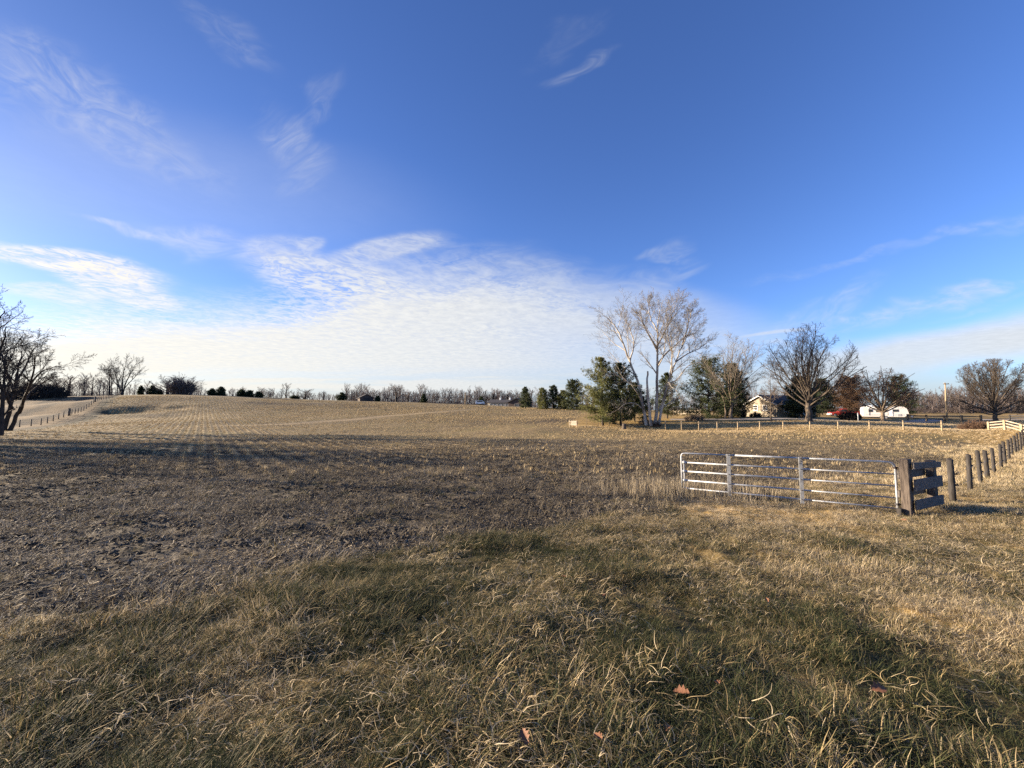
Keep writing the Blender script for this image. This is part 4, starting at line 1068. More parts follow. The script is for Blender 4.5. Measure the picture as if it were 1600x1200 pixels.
# ------------------------------------------------------------------ gate and corner fence
def gate():
    R = at(1403, 797, 9.75); L = at(1066, 768, 12.35)
    zr = gz(R.x, R.y); zl = gz(L.x, L.y)
    top_r = at(1403, 722, 9.75).z; bot_r = at(1403, 797, 9.75).z
    top_l = at(1064, 708, 12.35).z; bot_l = at(1066, 764, 12.35).z
    root = empty('field_gate', (R.x, R.y, zr), 'long galvanised tube gate with five rails across the field entrance', 'gate')
    o = root.location
    def P(t, f):          # t: 0 right .. 1 left ; f: 0 bottom .. 1 top
        x = R.x + (L.x-R.x)*t; y = R.y + (L.y-R.y)*t
        zb = bot_r + (bot_l-bot_r)*t; zt = top_r + (top_l-top_r)*t
        return Vector((x, y, zb + (zt-zb)*f)) - o
    ax = (P(1, 0)-P(0, 0)).normalized(); nrm = Vector((ax.y, -ax.x, 0)).normalized()
    if nrm.y > 0: nrm = -nrm
    # end frames with rounded top corners
    MB().tube([P(0, -.02), P(0, .3), P(0, .86), P(.004, .93), P(.012, .975), P(.024, .995), P(.05, 1.0), P(.36, 1.0)], .026, 12).build('end_frame', M['galv'], root)
    MB().tube([P(1, .02), P(1, .4), P(1, .9), P(.997, .96), P(.99, .99), P(.975, 1.0), P(.70, 1.0)], .024, 12).build('end_frame', M['galv'], root)
    MB().tube([P(.985, -.06), P(.985, .3), P(.985, .80)], .014, 8).build('inner_upright', M['galv'], root)
    fr = [0.03, .25, .50, .745]
    for f in fr:
        MB().tube([P(0.005, f), P(.36, f)], .019, 10).tube([P(.345, f), P(.985, f)], .025, 12).build('rail', M['galv'], root)
    MB().tube([P(.345, 1.0), P(.70, 1.0)], .027, 12).build('rail', M['galv'], root)
    # flat upright channels
    for t, w in ((.385, .085), (.735, .10)):
        a, b = P(t, -.06), P(t, 1.03); c = (a+b)/2 + nrm*.045
        rot = Matrix((ax, -nrm, Vector((0, 0, 1)))).transposed()
        m = MB().box(c, (w, .012, (b-a).length), rot, .002)
        m.box(c + ax*(w/2-.004) - nrm*.02, (.008, .045, (b-a).length), rot).box(c - ax*(w/2-.004) - nrm*.02, (.008, .045, (b-a).length), rot)
        u = m.build('upright_channel', M['galv_plate'], root)
        for f in fr + [1.0]: MB().tube([P(t, f)+nrm*.048, P(t, f)+nrm*.064], .013, 8).build('bolt', M['steel_dark'], u)
    # chain at the middle channel
    m = MB(); p = P(.385, 1.0) + nrm*.06
    for k in range(9):
        c = p + Vector((0, 0, .07 - .03*k)) - ax*(.05 - .01*k); q = k % 2
        d1 = (ax if q else nrm)*.011; m.tube([c+d1+Vector((0, 0, .018)), c+d1*1.2, c+d1-Vector((0, 0, .018)), c-d1-Vector((0, 0, .018)), c-d1*1.2, c-d1+Vector((0, 0, .018)), c+d1+Vector((0, 0, .018))], .0035, 5, False)
    m.build('latch_chain', M['steel_dark'], root)
    for f in (.12, .88):
        MB().tube([P(0, f), P(0, f)-ax*.10+nrm*(-.05)], .012, 8).box(P(0, f), (.07, .07, .05)).build('hinge', M['steel_dark'], root)
    # welded flared rail ends on the left
    for f in fr: MB().tube([P(.965, f), P(.985, f), P(.992, f)], [.029, .045, .045], 10).build('rail_end', M['galv'], root)
    return root
gate()

def corner_fence():
    A = at(1420, 808, 9.55); A.z = gz(A.x, A.y); B = at(1459, 797, 10.25); B.z = gz(B.x, B.y)
    root = empty('corner_fence', A, 'short weathered plank corner fence between two thick posts beside the gate', 'fence')
    o = root.location
    ax = Vector((B.x-A.x, B.y-A.y, 0)).normalized(); nr = Vector((ax.y, -ax.x, 0))
    if nr.y > 0: nr = -nr
    Lg = (Vector((B.x-A.x, B.y-A.y, 0))).length
    rot = Matrix((ax, -nr, Vector((0, 0, 1)))).transposed()
    ztA = at(1412, 717, 9.55).z; ztB = at(1459, 719, 10.25).z
    hA = ztA - A.z
    for c, h, w in ((Vector((0, 0, 0)), hA, .205), (B-A, ztB-B.z, .19)):
        MB().box(c + Vector((0, 0, h/2-.15)), (w, w*.85, h+.3), rot, .012).build('post', M['tie'], root)
    # square stub post the gate hangs on
    g = Vector((-.21, .0, 0)); MB().box(g + Vector((0, 0, .04)), (.09, .09, .38), rot, .006).build('stub_post', M['wood_dark'], root)
    dz = Vector((0, 0, 1))
    def plank(z0, z1, hgt, off, e0, e1, mat='wood_plank'):
        p0 = -ax*e0 + nr*off + dz*z0; p1 = ax*(Lg+e1) + nr*off + dz*z1
        d = (p1-p0); c = (p0+p1)/2; x = d.normalized(); z = (x.cross(-nr)).normalized()
        if z.z < 0: z = -z
        rt = Matrix((x, -nr, z)).transposed()
        return MB().box(c, (d.length, .04, hgt), rt, .004).build('plank', M[mat], root)
    plank(1.27, 1.20, .145, .145, .02, .12); plank(.80, .78, .27, .147, .0, .14); plank(.33, .30, .23, .143, .0, .15)
    plank(1.00, .98, .19, -.135, .02, .02); plank(.55, .52, .17, -.137, .05, .0)
    return root
corner_fence()

def lane_fence():
    posts = [(1489,717,783,11.1),(1516,710,767,12.9),(1532.5,704,754,14.7),(1543.5,704,747,16.6),(1553.5,700,737,18.6),(1564,694,727,20.6),(1570.5,690,722,22.6),(1577,687,716,24.6),(1582,684,712,26.6),(1587,681,706,28.7),(1591,677,701,30.8),(1595,675,697,33),(1598.5,672,692,35.4)]
    p0 = at(1489, 783, 11.1); root = empty('lane_fence', (p0.x, p0.y, gz(p0.x, p0.y)), 'line of dark round fence posts with insulators running up the grassy lane', 'fence')
    r = random.Random(2)
    first = None; tops = []
    m = MB(); m.tube([(0, 0, -.25), (0, 0, .4), (.004, 0, .8), (.0, .004, 1.19), (0, 0, 1.205)], [.066, .064, .062, .060, .052], 12)
    proto = m.build('post', M['wood_dark'], root)
    m = MB(); m.tube([(0, 0, 0), (.035, 0, 0)], [.018, .016], 8).tube([(.035, 0, 0), (.055, 0, 0)], [.026, .022], 8)
    ins = m.build('insulator', M['black'], proto)
    for i, (px, pt, pb, d) in enumerate(posts):
        p = at(px, pb, d); z = gz(p.x, p.y)
        h = max(1.0, (at(px, pt, d).z - z))
        o = proto if i == 0 else proto.copy()
        if i: COL.objects.link(o); o.parent = root
        o.location = Vector((p.x, p.y, z)) - root.location; o.scale = (1 if i % 3 else 1.15, 1 if i % 3 else 1.15, h/1.205)
        o.rotation_euler = (r.gauss(0, .012), r.gauss(-.01, .014), r.uniform(-.3, .3))
        for k, f in enumerate((.35, .70, .88) if i % 2 else (.40, .66)):
            q = ins if (i == 0 and k == 0) else ins.copy()
            if q is not ins: COL.objects.link(q); q.parent = o
            q.location = (.058, -.02, 1.2*f)
        tops.append((o.location.copy(), h))
    for f in (.35, .66):
        MB().tube([l + Vector((.10, -.03, h*f)) for l, h in tops], .0035, 4, False).build('wire', M['wire'], root)
lane_fence()

def far_fence():
    px_d = [(1472,674,657,42.5),(1412,674.5,657,44),(1359,674,657.3,45.5),(1310,673.5,657.5,47),(1266,673,658,48.4),(1224,672.7,658.3,49.8),(1187.6,672.5,658.7,51),(1153,672.4,659,52.2),(1120.8,672,659,53.4),(1092,671,658.5,54.6),(1065,670,657.5,56),(1040,669,657,57.4)]
    steel = [(1016,669,655,58),(993,668.5,655,58.6),(972,668.5,653,59),(952,669,657,59.4),(935,669,658,59.8),(917,668,653,60)]
    p0 = at(1472, 674, 42.5)
    root = empty('pasture_fence', (p0.x, p0.y, gz(p0.x, p0.y)), 'pale wooden post and wire fence crossing the yellow lawn below the house', 'fence')
    m = MB(); m.tube([(0, 0, -.2), (0, 0, .5), (0, 0, 1.0)], [.08, .075, .07], 10); wp = m.build('wood_post', M['post_pale'], root)
    m = MB(); m.tube([(0, 0, -.2), (0, 0, 1.0)], .028, 8); sp = m.build('steel_post', M['post_brown'], root)
    L = []
    for lst, pr in ((px_d, wp), (steel, sp)):
        for i, (px, pb, pt, d) in enumerate(lst):
            p = at(px, pb, d); z = gz(p.x, d); h = max(.9, at(px, pt, d).z - z)
            o = pr if i == 0 else pr.copy()
            if i: COL.objects.link(o); o.parent = root
            o.location = Vector((p.x, d, z)) - root.location; o.scale = (1, 1, h); L.append((o.location.copy(), h))
    for f in (.93, .62, .32):
        MB().tube([l + Vector((0, -.09, h*f)) for l, h in L], .011, 4, False).build('wire', M['wire'], root)
far_fence()

def left_fence():
    p0 = at(30, 671, 66)
    root = empty('field_fence', (p0.x, 66, gz(p0.x, 66)), 'wooden post fence climbing the hill at the left with a braced corner', 'fence')
    ln = [np.array((p0.x, 66.)), np.array(at(62, 664, 72).xy), np.array(at(107, 649, 88).xy), np.array(at(150, 627, 118).xy), np.array(at(187, 618, 165).xy)]
    cum = [0]
    for i in range(len(ln)-1): cum.append(cum[-1] + np.linalg.norm(ln[i+1]-ln[i]))
    def along(s):
        for i in range(len(ln)-1):
            if s <= cum[i+1]: t = (s-cum[i])/(cum[i+1]-cum[i]); return ln[i]*(1-t)+ln[i+1]*t
        return ln[-1]
    m = MB(); m.tube([(0, 0, -.2), (0, 0, .6), (0, 0, 1.25)], [.085, .08, .075], 8); pr = m.build('post', M['post_brown'], root)
    n = 34; L = []
    for i in range(n):
        q = along(cum[-1]*i/(n-1)); z = gz(q[0], q[1])
        o = pr if i == 0 else pr.copy()
        if i: COL.objects.link(o); o.parent = root
        o.location = Vector((q[0], q[1], z)) - root.location; L.append(o.location.copy())
    for f in (1.15, .75, .4): MB().tube([l + Vector((.08, 0, f)) for l in L], .012, 4, False).build('wire', M['wire'], root)
    for (px, py, d, w) in ((107, 649, 88, 1.0), (148, 628, 117, .9)):
        q = at(px, py, d); b = Vector((q.x, d, gz(q.x, d))) - root.location; e = Vector((-.55, .7, 0)).normalized()*w
        MB().tube([b+Vector((0, 0, -.2)), b+Vector((0, 0, 1.6))], .12, 8).build('brace_post', M['post_brown'], root)
        MB().tube([b+e+Vector((0, 0, -.2)), b+e+Vector((0, 0, 1.6))], .12, 8).build('brace_post', M['post_brown'], root)
        MB().tube([b-e*.15+Vector((0, 0, 1.62)), b+e*1.15+Vector((0, 0, 1.62))], .10, 8).build('brace_rail', M['post_brown'], root)
        MB().tube([b+Vector((.05, 0, .9)), b+e+Vector((.05, 0, .9))], .09, 8).build('brace_rail', M['post_brown'], root)
left_fence()

def rail_fence(name, label, pts, h, rails, mat, post_mat, pr=.09, rh=.14, first_dark=False):
    """pts: list of (px, d)"""
    W = []
    for px, d in pts:
        x = (px-800)/F*d; W.append(Vector((x, d, gz(x, d))))
    root = empty(name, W[0], label, 'fence'); o = root.location
    for i, p in enumerate(W):
        MB().box(p-o+Vector((0, 0, h/2-.1)), (pr*2, pr*2, h+.2), None, .01).build('post', M[post_mat], root)
    for f in rails:
        for i in range(len(W)-1):
            a, b = W[i]-o+Vector((0, -pr-.03, h*f)), W[i+1]-o+Vector((0, -pr-.03, h*f)); d = b-a; x = d.normalized()
            y = Vector((-x.y, x.x, 0)).normalized(); z = x.cross(y)
            MB().box((a+b)/2, (d.length-.004, .04, rh), Matrix((x, y, z)).transposed(), .005).build('rail', M[mat], root)
    return root
rail_fence('rail_fence', 'pale three-rail wooden paddock fence at the right edge', [(1541, 44.5), (1566, 41.5), (1592, 38.8), (1620, 36.2), (1650, 34)], 1.05, (.34, .64, .92), 'rail_pale', 'post_pale', .09, .105)
rail_fence('dark_rail_fence', 'dark board fence with tan posts beyond the utility pole', [(1416, 66), (1445, 64), (1473, 62), (1500, 60), (1530, 58.5)], 1.15, (.40, .82), 'wood_dark', 'post_brown', .10, .12)
rail_fence('black_board_fence', 'black board fence behind the pale rail fence under the round tree', [(1575, 72), (1600, 70), (1640, 68)], 1.1, (.45, .85), 'roof_dark', 'wood_dark', .08, .16)
rail_fence('board_fence', 'weathered pale board fence glimpsed between the pines and broad evergreen', [(1052, 92), (1064, 90), (1078, 88), (1094, 86)], 1.2, (.3, .6, .9), 'rail_pale', 'rail_pale', .08, .16)

def panel():
    d = 60; b = grd(896, 666.5, d, 0); root = empty('fence_panel', b, 'small cream wooden fence panel standing alone at the field edge', 'fence', rz=-.75)
    for x in (-.72, .62): MB().box((x, 0, .5), (.12, .12, 1.15), None, .01).build('post', M['post_pale'], root)
    for z in (.38, .62, .86): MB().box((.12, -.09, z), (1.1, .04, .225), None, .004).build('board', M['rail_pale'], root)
    for z in (.45, .85): MB().box((-.62, -.085, z), (.36, .03, .10), None, .004).build('rail', M['rail_pale'], root)
panel()
def stump(px, py, d, label, h=.6, w=.55):
    b = grd(px, py, d, 0); root = empty('tree_stump', b, label, 'stump')
    MB().tube([(0, 0, -.1), (0, 0, .05), (.02, 0, h*.6), (.03, .02, h)], [w*.72, w*.56, w*.47, w*.44], 11).build('trunk', M['tie'], root)
    MB().tube([(.03, .02, h-.005), (.03, .02, h+.012)], [w*.40, w*.38], 11).build('cut_face', M['rail_pale'], root)
stump(975, 668.5, 57.5, 'squat brown stump in front of the wire fence beside the pines', .75, .62)
stump(959, 664, 63, 'brown stump behind the wire fence between two pine trunks', .6, .5)

def single_post(px, py, pt, d, label, mat, r=.07):
    b = grd(px, py, d, 0); h = at(px, pt, d).z - b.z
    o = MB().tube([(0, 0, -.2), (0, 0, h*.5), (0, 0, h-.02), (0, 0, h)], [r, r, r*.97, r*.8], 10).build('yard_post', M[mat]); o.location = b
    tag(o, label, 'post')
single_post(1262.5, 655, 634, 57, 'pale bare post standing right beside the trunk of the broad tree', 'post_pale', .09)
single_post(1341, 656, 645, 58, 'short grey post left of the white camper', 'galv', .07)

def pole():
    d = 64; b = grd(1480, 659.5, d, 0); h = at(1480, 598, d).z - b.z
    root = empty('utility_pole', b, 'pale slim utility pole with small crossarm rising beside the dark board fence', 'utility pole')
    MB().tube([(0, 0, -.3), (.03, 0, h*.5), (.16, 0, h)], [.125, .105, .08], 12).build('pole', M['post_pale'], root)
    MB().box((.16, -.13, h-.22), (.95, .09, .1), None, .01).build('crossarm', M['post_brown'], root)
    for x in (-.2, .5): MB().tube([(x, -.13, h-.17), (x, -.13, h-.02)], [.04, .055], 8).build('insulator', M['grey_paint'], root)
    e = at(1502, 651, 63) - b; e.z = gz((1502-800)/F*63, 63) - b.z
    MB().tube([(.1, 0, h*.62), tuple(e)], .016, 5).build('guy_wire', M['wire'], root)
    tp = e*.88 + Vector((.1, 0, h*.62))*.12; bp = e*.97+Vector((.1, 0, h*.62))*.03
    MB().tube([tuple(tp+Vector((0,0,1.0))), tuple(bp)], .04, 6).build('guy_guard', M['post_pale'], root)
pole()
def far_pole():
    d = 205; b = grd(727, 633, d, 0); h = at(727, 612.5, d).z - b.z
    root = empty('field_pole', b, 'lone thin wooden pole far off on the middle crest', 'utility pole')
    MB().tube([(0, 0, -.3), (0, 0, h)], [.24, .17], 8).build('pole', M['post_pale'], root)
    MB().box((0, -.2, h-.8), (1.7, .12, .14)).build('crossarm', M['post_brown'], root)
far_pole()

# ------------------------------------------------------------------ driveway
def driveway():
    pts = [(1040,657,70),(1100,655.5,67),(1150,655,65.5),(1200,655,64),(1262,655.5,62.5),(1320,656,61.5),(1380,657,61),(1430,658.5,63),(1480,655,72),(1560,653,80),(1660,652,84)]
    C = [np.array(((px-800)/F*d, d)) for px, _, d in pts]
    # resample
    P = []
    for i in range(len(C)-1):
        for k in range(10): P.append(C[i]*(1-k/10)+C[i+1]*k/10)
    P = np.array(P); k = np.ones(9)/9
    P = np.c_[np.convolve(np.pad(P[:, 0], 4, 'edge'), k, 'valid'), np.convolve(np.pad(P[:, 1], 4, 'edge'), k, 'valid')]
    T = np.gradient(P, axis=0); T /= np.linalg.norm(T, axis=1, keepdims=True); N = np.c_[-T[:, 1], T[:, 0]]
    V, Fq = [], []
    w = np.linspace(-1.7, 1.7, 9)
    for i in range(len(P)):
        q = P[i] + N[i]*w[:, None]
        z = ground(q[:, 0], q[:, 1]) + .05 - .03*(np.abs(w) > 1.6)
        V += [tuple(a) for a in np.c_[q, z]]
    for i in range(len(P)-1):
        for j in range(8): a = i*9+j; Fq.append((a, a+9, a+10, a+1))
    o = link('driveway', mesh_np('driveway', np.array(V), np.array(Fq), simple('gravel_drive', (.34, .30, .26), (.25, .22, .19), 3.0, .95)))
    tag(o, kind='structure')
driveway()

# ------------------------------------------------------------------ house
def siding_mat(name, c1, c2, step=.2):
    m, t, b = new_mat(name); b.inputs['Roughness'].default_value = .7
    tc = t.nodes.new('ShaderNodeTexCoord'); sp = t.nodes.new('ShaderNodeSeparateXYZ'); t.links.new(tc.outputs['Object'], sp.inputs[0])
    z = X(sp.outputs[2], t); f = (z/step)._m('FRACT')
    bp = t.nodes.new('ShaderNodeBump'); bp.inputs['Strength'].default_value = .8; bp.inputs['Distance'].default_value = .03
    t.links.new(f.s, bp.inputs['Height']); t.links.new(bp.outputs[0], b.inputs['Normal'])
    n = noise(t, X(tc.outputs['Object'], t), 1.5, 3)
    c = mixc(t, n.step(.35, .7), c1, c2); t.links.new(c.s, b.inputs['Base Color'])
    return m
M['siding'] = siding_mat('tan_siding', (.265, .22, .158), (.23, .19, .135))

def house_shell(root, W, L, hw, hr, wall_mat, roof_mat, over=.45, trim='white'):
    """gable ends at x=0 and x=L looking along -x/+x; long sides at y=0 and y=W"""
    MB().prism([(0, -.6), (W, -.6), (W, hw), (W/2, hr), (0, hw)], 0, 0, L).build('wall', wall_mat, root)
    sl = (hr-hw)/(W/2)
    for s in (0, 1):
        y0, y1 = (-over, W/2) if s == 0 else (W+over, W/2); z0 = hw-over*sl
        out = [(y0, z0+.03), (y1, hr+.03), (y1, hr+.17), (y0, z0+.17)]
        MB().prism(out, 0, -over, L+over).build('roof', M[roof_mat], root)
        f = [(y0, z0-.12), (y1, hr-.12), (y1, hr+.025), (y0, z0+.025)]
        MB().prism(f, 0, -over-.03, -over+.03).build('bargeboard', M[trim], root)
def window(root, p, w, h, axis, frame='white', out=-1):
    """axis 0: in a wall facing x ; 1: in a wall facing y"""
    t = .09; m = MB()
    def b(du, dz, su, sz, th, off):
        c = Vector(p); c[1-axis] += du; c[2] += dz; c[axis] += out*off
        s = [0, 0, 0]; s[1-axis] = su; s[2] = sz; s[axis] = th; return c, s
    for du, dz, su, sz in ((-w/2+t/2, 0, t, h), (w/2-t/2, 0, t, h), (0, h/2-t/2, w-2*t, t), (0, -h/2+t/2, w-2*t, t), (0, 0, w-2*t, .05)):
        m.box(*b(du, dz, su, sz, .08, .03))
    fr = m.build('window', M[frame], root)
    MB().box(*b(0, 0, w-.16, h-.16, .02, .005)).build('pane', M['glass'], fr)
    MB().box(*b(0, -h/2-.05, w+.12, .07, .16, .06)).build('sill', M[frame], fr)
def house():
    d = 73.0; x = (1213-800)/F*d; z = float(zbase(x, d)[0])
    ang = math.atan2(.25, .97)
    root = empty('tan_house', (x, d, z), 'single storey tan house with white trimmed gable behind the young tree', 'house', rz=ang)
    hw, hr = 2.55, 4.1
    house_shell(root, 7.0, 9.5, hw, hr, M['siding'], 'roof', .5)
    for y in (2.5, 4.55): window(root, (-.02, y, 1.75), .95, 1.05, 0)
    for xx in (2.2, 4.7): window(root, (xx, -.02, 1.55), 1.2, 1.2, 1)
    m = MB().box((6.5, -.05, 1.0), (.95, .08, 2.05)).build('door', M['white'], root)
    MB().tube([(6.85, -.12, 1.0), (6.85, -.16, 1.0)], .04, 8).build('handle', M['steel_dark'], m)
    MB().box((7, 3.5, 4.3), (.6, .6, 1.2), None, .02).build('chimney', M['brick'], root)
    MB().box((2.5, -.62, 2.38), (5, .12, .12)).build('gutter', M['white'], root)
house()
def ranch():
    d = 190.0; x = (762-800)/F*d; zt = at(780, 624.5, d).z; z = zt - 4.4
    root = empty('ranch_house', (x, d, z), 'long low ranch house with dark roof and dark gabled end far behind the crest', 'house', rz=-.38)
    s = d/F
    L = 36*s; hw, hr = 2.9, 4.4
    # main range
    MB().prism([(0, -2), (8, -2), (8, hw), (4, hr), (0, hw)], 0, 0, L).build('wall', M['concrete'], root)
    for s0 in (0, 1):
        y0, y1 = (-.6, 4) if s0 == 0 else (8.6, 4); z0 = hw-.6*(hr-hw)/4
        MB().prism([(y0, z0+.03), (y1, hr+.03), (y1, hr+.22), (y0, z0+.22)], 0, -.5, L+.3).build('roof', M['roof_dark'], root)
    for i in range(5): window(root, (1.8 + i*2.1, -.03, 1.75), 1.5, 1.15, 1, 'white')
    # cross wing with dark gable
    gx0 = L+.31; gw = 8.6
    MB().prism([(gx0, -2), (gx0+gw, -2), (gx0+gw, 2.9), (gx0+gw/2, 4.75), (gx0, 2.9)], 1, -1.5, 8).build('wing', M['brick'], root)
    for s0 in (-1, 1):
        cx = gx0+gw/2; xe = cx + s0*(gw/2+.5); z0 = 2.9-.5*(1.85/(gw/2))
        MB().prism([(xe, z0+.03), (cx, 4.78), (cx, 5.0), (xe, z0+.25)], 1, -2.0, 8.4).build('roof', M['roof_dark'], root)
    window(root, (gx0+gw/2, -1.53, 1.6), 2.2, 1.3, 1, 'grey_paint')
    for cx in (16.5*s, 33*s):
        c = MB().box((cx, 3.6, hr+.4), (.7, .7, 1.2), None, .03).build('chimney', M['white'], root)
        MB().box((cx, 3.6, hr+1.06), (.9, .9, .12)).build('cap', M['grey_paint'], c)
ranch()
def barn():
    d = 182.0; x = (573-800)/F*d; z = at(573, 628.5, d).z - .4
    root = empty('brown_barn', (x, d, z), 'small dark brown gabled barn on the middle skyline', 'barn', rz=.5)
    MB().prism([(-3, -1), (3, -1), (3, 2.5), (0, 4.1), (-3, 2.5)], 1, 0, 8).build('wall', M['brick'], root)
    for s in (-1, 1): MB().prism([(s*3.5, 2.28), (0, 4.14), (0, 4.32), (s*3.5, 2.46)], 1, -.4, 8.4).build('roof', M['roof_dark'], root)
    MB().box((0, -.04, 1.3), (2.6, .08, 2.6), None, .01).build('door', M['wood_dark'], root)
barn()

# ------------------------------------------------------------------ vehicles
def wheel(root, x, y, r=.36, w=.22, rim='galv'):
    o = MB().tube([(x, y-w/2, r), (x, y-w/2+.03, r), (x, y+w/2-.03, r), (x, y+w/2, r)], [r*.9, r, r, r*.9], 20).build('wheel', M['rubber'], root)
    s = -1
    MB().tube([(x, y-w/2-.015, r), (x, y-w/2+.01, r)], [r*.52, r*.6], 14).build('rim', M[rim], o)
def camper():
    d = 90.0; x = (1347-800)/F*d; z = gz(x+3.3, d-2)-.1
    root = empty('travel_camper', (x, d, z), 'long white travel camper trailer parked behind the drooping tree', 'camper', rz=-.52)
    L, W, z0, z1 = 7.75, 2.45, .55, 2.85
    prof = [(0, z0+.15), (.25, z0), (L-.8, z0), (L-.15, z0+.35), (L, z0+.8), (L-.30, z1-.45), (L-.75, z1-.05), (L-1.1, z1), (.35, z1), (.08, z1-.2), (0, z1-.5)]
    MB().prism(prof, 1, 0, W).build('body', M['white_camper'], root)
    # slide-out / awning box and dark band under it
    MB().tube([(.9, -.10, z1-.22), (4.3, -.10, z1-.22)], .09, 10).build('awning', M['grey_paint'], root)
    for xx in (1.0, 4.2): MB().box((xx, -.06, 1.75), (.05, .05, 1.75)).build('awning_arm', M['grey_paint'], root)
    MB().box((2.6, -.018, .98), (4.2, .02, .10)).box((6.0, -.018, .98), (1.9, .02, .10)).build('stripe', M['grey_paint'], root)
    for xx, w, h in ((1.3, .7, .6), (2.9, 1.25, .62), (5.55, .95, .5)):
        f = MB().box((xx, -.025, 1.95), (w+.1, .03, h+.1), None, .01).build('window', M['grey_paint'], root)
        MB().box((xx, -.045, 1.95), (w, .02, h), None, .004).build('pane', M['glass'], f)
    dr = MB().box((4.75, -.03, 1.58), (.68, .04, 1.85), None, .02).build('door', M['white'], root)
    MB().box((4.98, -.07, 1.45), (.06, .05, .12)).build('handle', M['steel_dark'], dr)
    MB().box((6.2, -.03, .95), (.62, .03, .48), None, .01).build('hatch', M['grey_paint'], root)
    MB().box((1.4, W/2, z1+.16), (.9, .8, .30), None, .08).build('air_conditioner', M['white'], root)
    MB().box((3.6, W/2, z1+.10), (.4, .4, .18), None, .04).build('roof_vent', M['white'], root)
    for xx in (3.1, 3.95): wheel(root, xx, .06, .36, .22)
    MB().tube([(L-.2, W/2-.5, .52), (L+1.1, W/2, .5)], .05, 6).tube([(L-.2, W/2+.5, .52), (L+1.1, W/2, .5)], .05, 6).build('tow_frame', M['steel_dark'], root)
    MB().tube([(L+.75, W/2, .4), (L+.75, W/2, .9)], .17, 10).build('gas_bottle', M['white'], root)
    MB().tube([(L+1.0, W/2, 0), (L+1.0, W/2, .6)], .04, 8).build('jack', M['steel_dark'], root)
camper()
def truck():
    d = 86.0; x = (1296-800)/F*d; z = gz(x+2, d)
    root = empty('red_pickup', (x, d, z), 'red pickup truck with white front bumper parked behind the dark low shrub', 'truck', rz=-.42)
    L, W = 5.2, 1.85
    body = [(0, .45), (.95-.40, .42), (.62, .72), (.9, .82), (1.18, .72), (1.26, .42), (3.62, .42), (3.70, .72), (3.98, .82), (4.28, .72), (4.36, .42), (L, .5), (L, 1.12), (3.05, 1.12), (3.05, 1.1), (1.75, 1.1), (.10, .98), (0, .85)]
    MB().prism(body, 1, 0, W).build('body', M['red'], root)
    cab = [(1.55, 1.101), (2.15, 1.72), (2.45, 1.78), (3.0, 1.76), (3.08, 1.121)]
    cb = MB().prism(cab, 1, .10, W-.10).build('cab', M['red'], root)
    MB().prism([(1.72, 1.16), (2.2, 1.64), (2.92, 1.66), (2.96, 1.16)], 1, .085, .098).build('side_window', M['glass'], cb)
    MB().quad((1.60, .22, 1.17), (1.60, W-.22, 1.17), (2.08, W-.26, 1.67), (2.08, .26, 1.67)).build('windshield', M['glass'], cb)
    MB().box((-.09, W/2, .55), (.16, W-.05, .22), None, .03).build('bumper', M['white'], root)
    MB().box((-.02, W/2, .76), (.04, W*.55, .16)).build('grille', M['steel_dark'], root)
    for y in (.22, W-.22): MB().box((-.03, y, .76), (.06, .26, .16), None, .02).build('headlight', M['white'], root)
    MB().box((.02, -.012, .63), (.5, .02, .32), None, .005).build('front_panel', M['white'], root)
    dd = MB().box((2.35, -.012, .82), (1.1, .02, .55), None, .005).build('door', M['red'], root)
    MB().box((2.75, -.03, .95), (.14, .03, .03)).build('handle', M['steel_dark'], dd)
    MB().box((1.75, -.12, 1.2), (.1, .16, .14), None, .02).build('side_mirror', M['black'], root)
    for xx in (.9, 3.98):
        for y in (.13, W-.13): wheel(root, xx, y, .36, .22)
truck()
def van():
    d = 168.0; b = grd(750, 634, d, 0); x = b.x; z = at(750, 631, d).z - 0.4
    z = max(z, b.z)
    root = empty('white_van', (x, d, z), 'small white car parked far off left of the long ranch house', 'car', rz=.1)
    MB().prism([(-2, .4), (2, .4), (2, 1.0), (1.7, 1.15), (1.15, 1.9), (-1.5, 1.95), (-2, 1.2)], 1, 0, 1.8).build('body', M['white'], root)
    MB().prism([(-1.35, 1.2), (1.3, 1.2), (1.0, 1.78), (-1.25, 1.8)], 1, -.02, -.005).build('side_window', M['glass'], root)
    for xx in (-1.25, 1.25): wheel(root, xx, .1, .36, .22)
van()

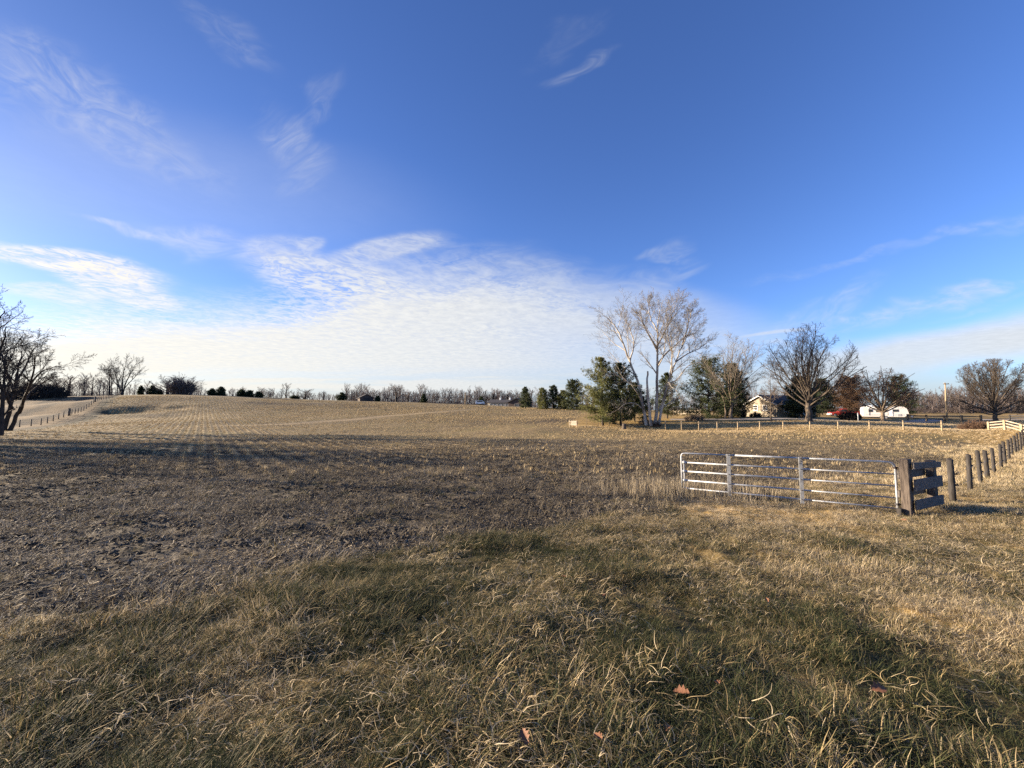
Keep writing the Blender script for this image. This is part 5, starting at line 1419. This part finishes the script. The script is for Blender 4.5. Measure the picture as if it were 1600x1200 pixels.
# ------------------------------------------------------------------ dead leaves
def leaf_mesh(seed):
    r = random.Random(seed); pts = []
    n = 9
    for i in range(n):
        t = i/(n-1); w = .34*math.sin(math.pi*(t*.92+.06))*(1.25 if i % 2 else .62)
        pts.append((t, w))
    V, Fc = [], []
    for (t, w) in pts:
        c = .25*math.sin(t*3+seed)
        for s in (-1, -.5, 0, .5, 1): V.append((t-.5, s*w + .03*r.random(), .14*(abs(s)**1.6)*w*4 + c*.35 + .03*r.random()))
    for i in range(n-1):
        for j in range(4): a = i*5+j; Fc.append((a, a+5, a+6, a+1))
    return mesh_np('leaf_blade', np.array(V), np.array(Fc), M['leaf_dead'], smooth=True)
def leaves():
    LV = [(1375,1103,.15,'curled rust leaf lying in the grass, largest at lower right'),(1412,818,.20,'orange dead leaf at the foot of the gate post'),(945,946,.11,'small rust leaf in the middle of the grass'),(881,919,.09,'pale brown leaf left of and above the small rust leaf'),
          (1199,950,.09,'small tan leaf among the grass below the gate'),(1278,855,.10,'brown leaf on the grass in front of the gate'),(820,1191,.12,'brown leaf at the very bottom of the grass'),(1044,1166,.08,'tan leaf low in the grass right of the bottom leaf'),
          (1065,1108,.15,'dull brown leaf tilted on edge in dark grass'),(1122,1095,.09,'small reddish leaf right of the tilted dull leaf'),(160,826,.22,'dark curled leaf on the tilled soil'),(935,1197,.10,'rust leaf cut by the lower border')]
    for i, (px, py, s, lab) in enumerate(LV):
        q = gpx(px, py); o = link('dead_leaf', leaf_mesh(i)); o.location = (q[0], q[1], gz(q[0], q[1]) + .06 + (.04 if py > 900 else .02))
        s *= .66; o.scale = (s, s, s); o.rotation_euler = (random.Random(i).uniform(-.5, .5)+.1, random.Random(i+9).uniform(-.5, .5), i*1.9)
        tag(o, lab, 'leaf', 'dead leaves on the grass')
leaves()
# dead weeds by the left end of the gate
def weeds():
    V, Q, Rn, base = [], [], [], 0
    g = np.random.default_rng(77)
    P = [blade_clump('tall_weed_%d' % i, 16, .14, .25, .62, .18, .007, M['litter'], 500+i, segs=3, curl=.25) for i in range(4)]
    pts = []
    for (px, py, n, sp) in ((1040, 768, 90, 1.0), (1020, 772, 60, .9), (1120, 775, 60, 1.1), (1085, 772, 50, .7)):
        q = gpx(px, py); pts.append(q + g.normal(0, sp, (n, 2))*np.array((1, .7)))
    p = np.concatenate(pts)
    scatter('dead_weeds', P, p[:, 0], p[:, 1], .55+.5*g.random(len(p)), .45+g.normal(0, .12, len(p)), 'dry upright weed stalks round the left end of the gate', 'weeds')
weeds()
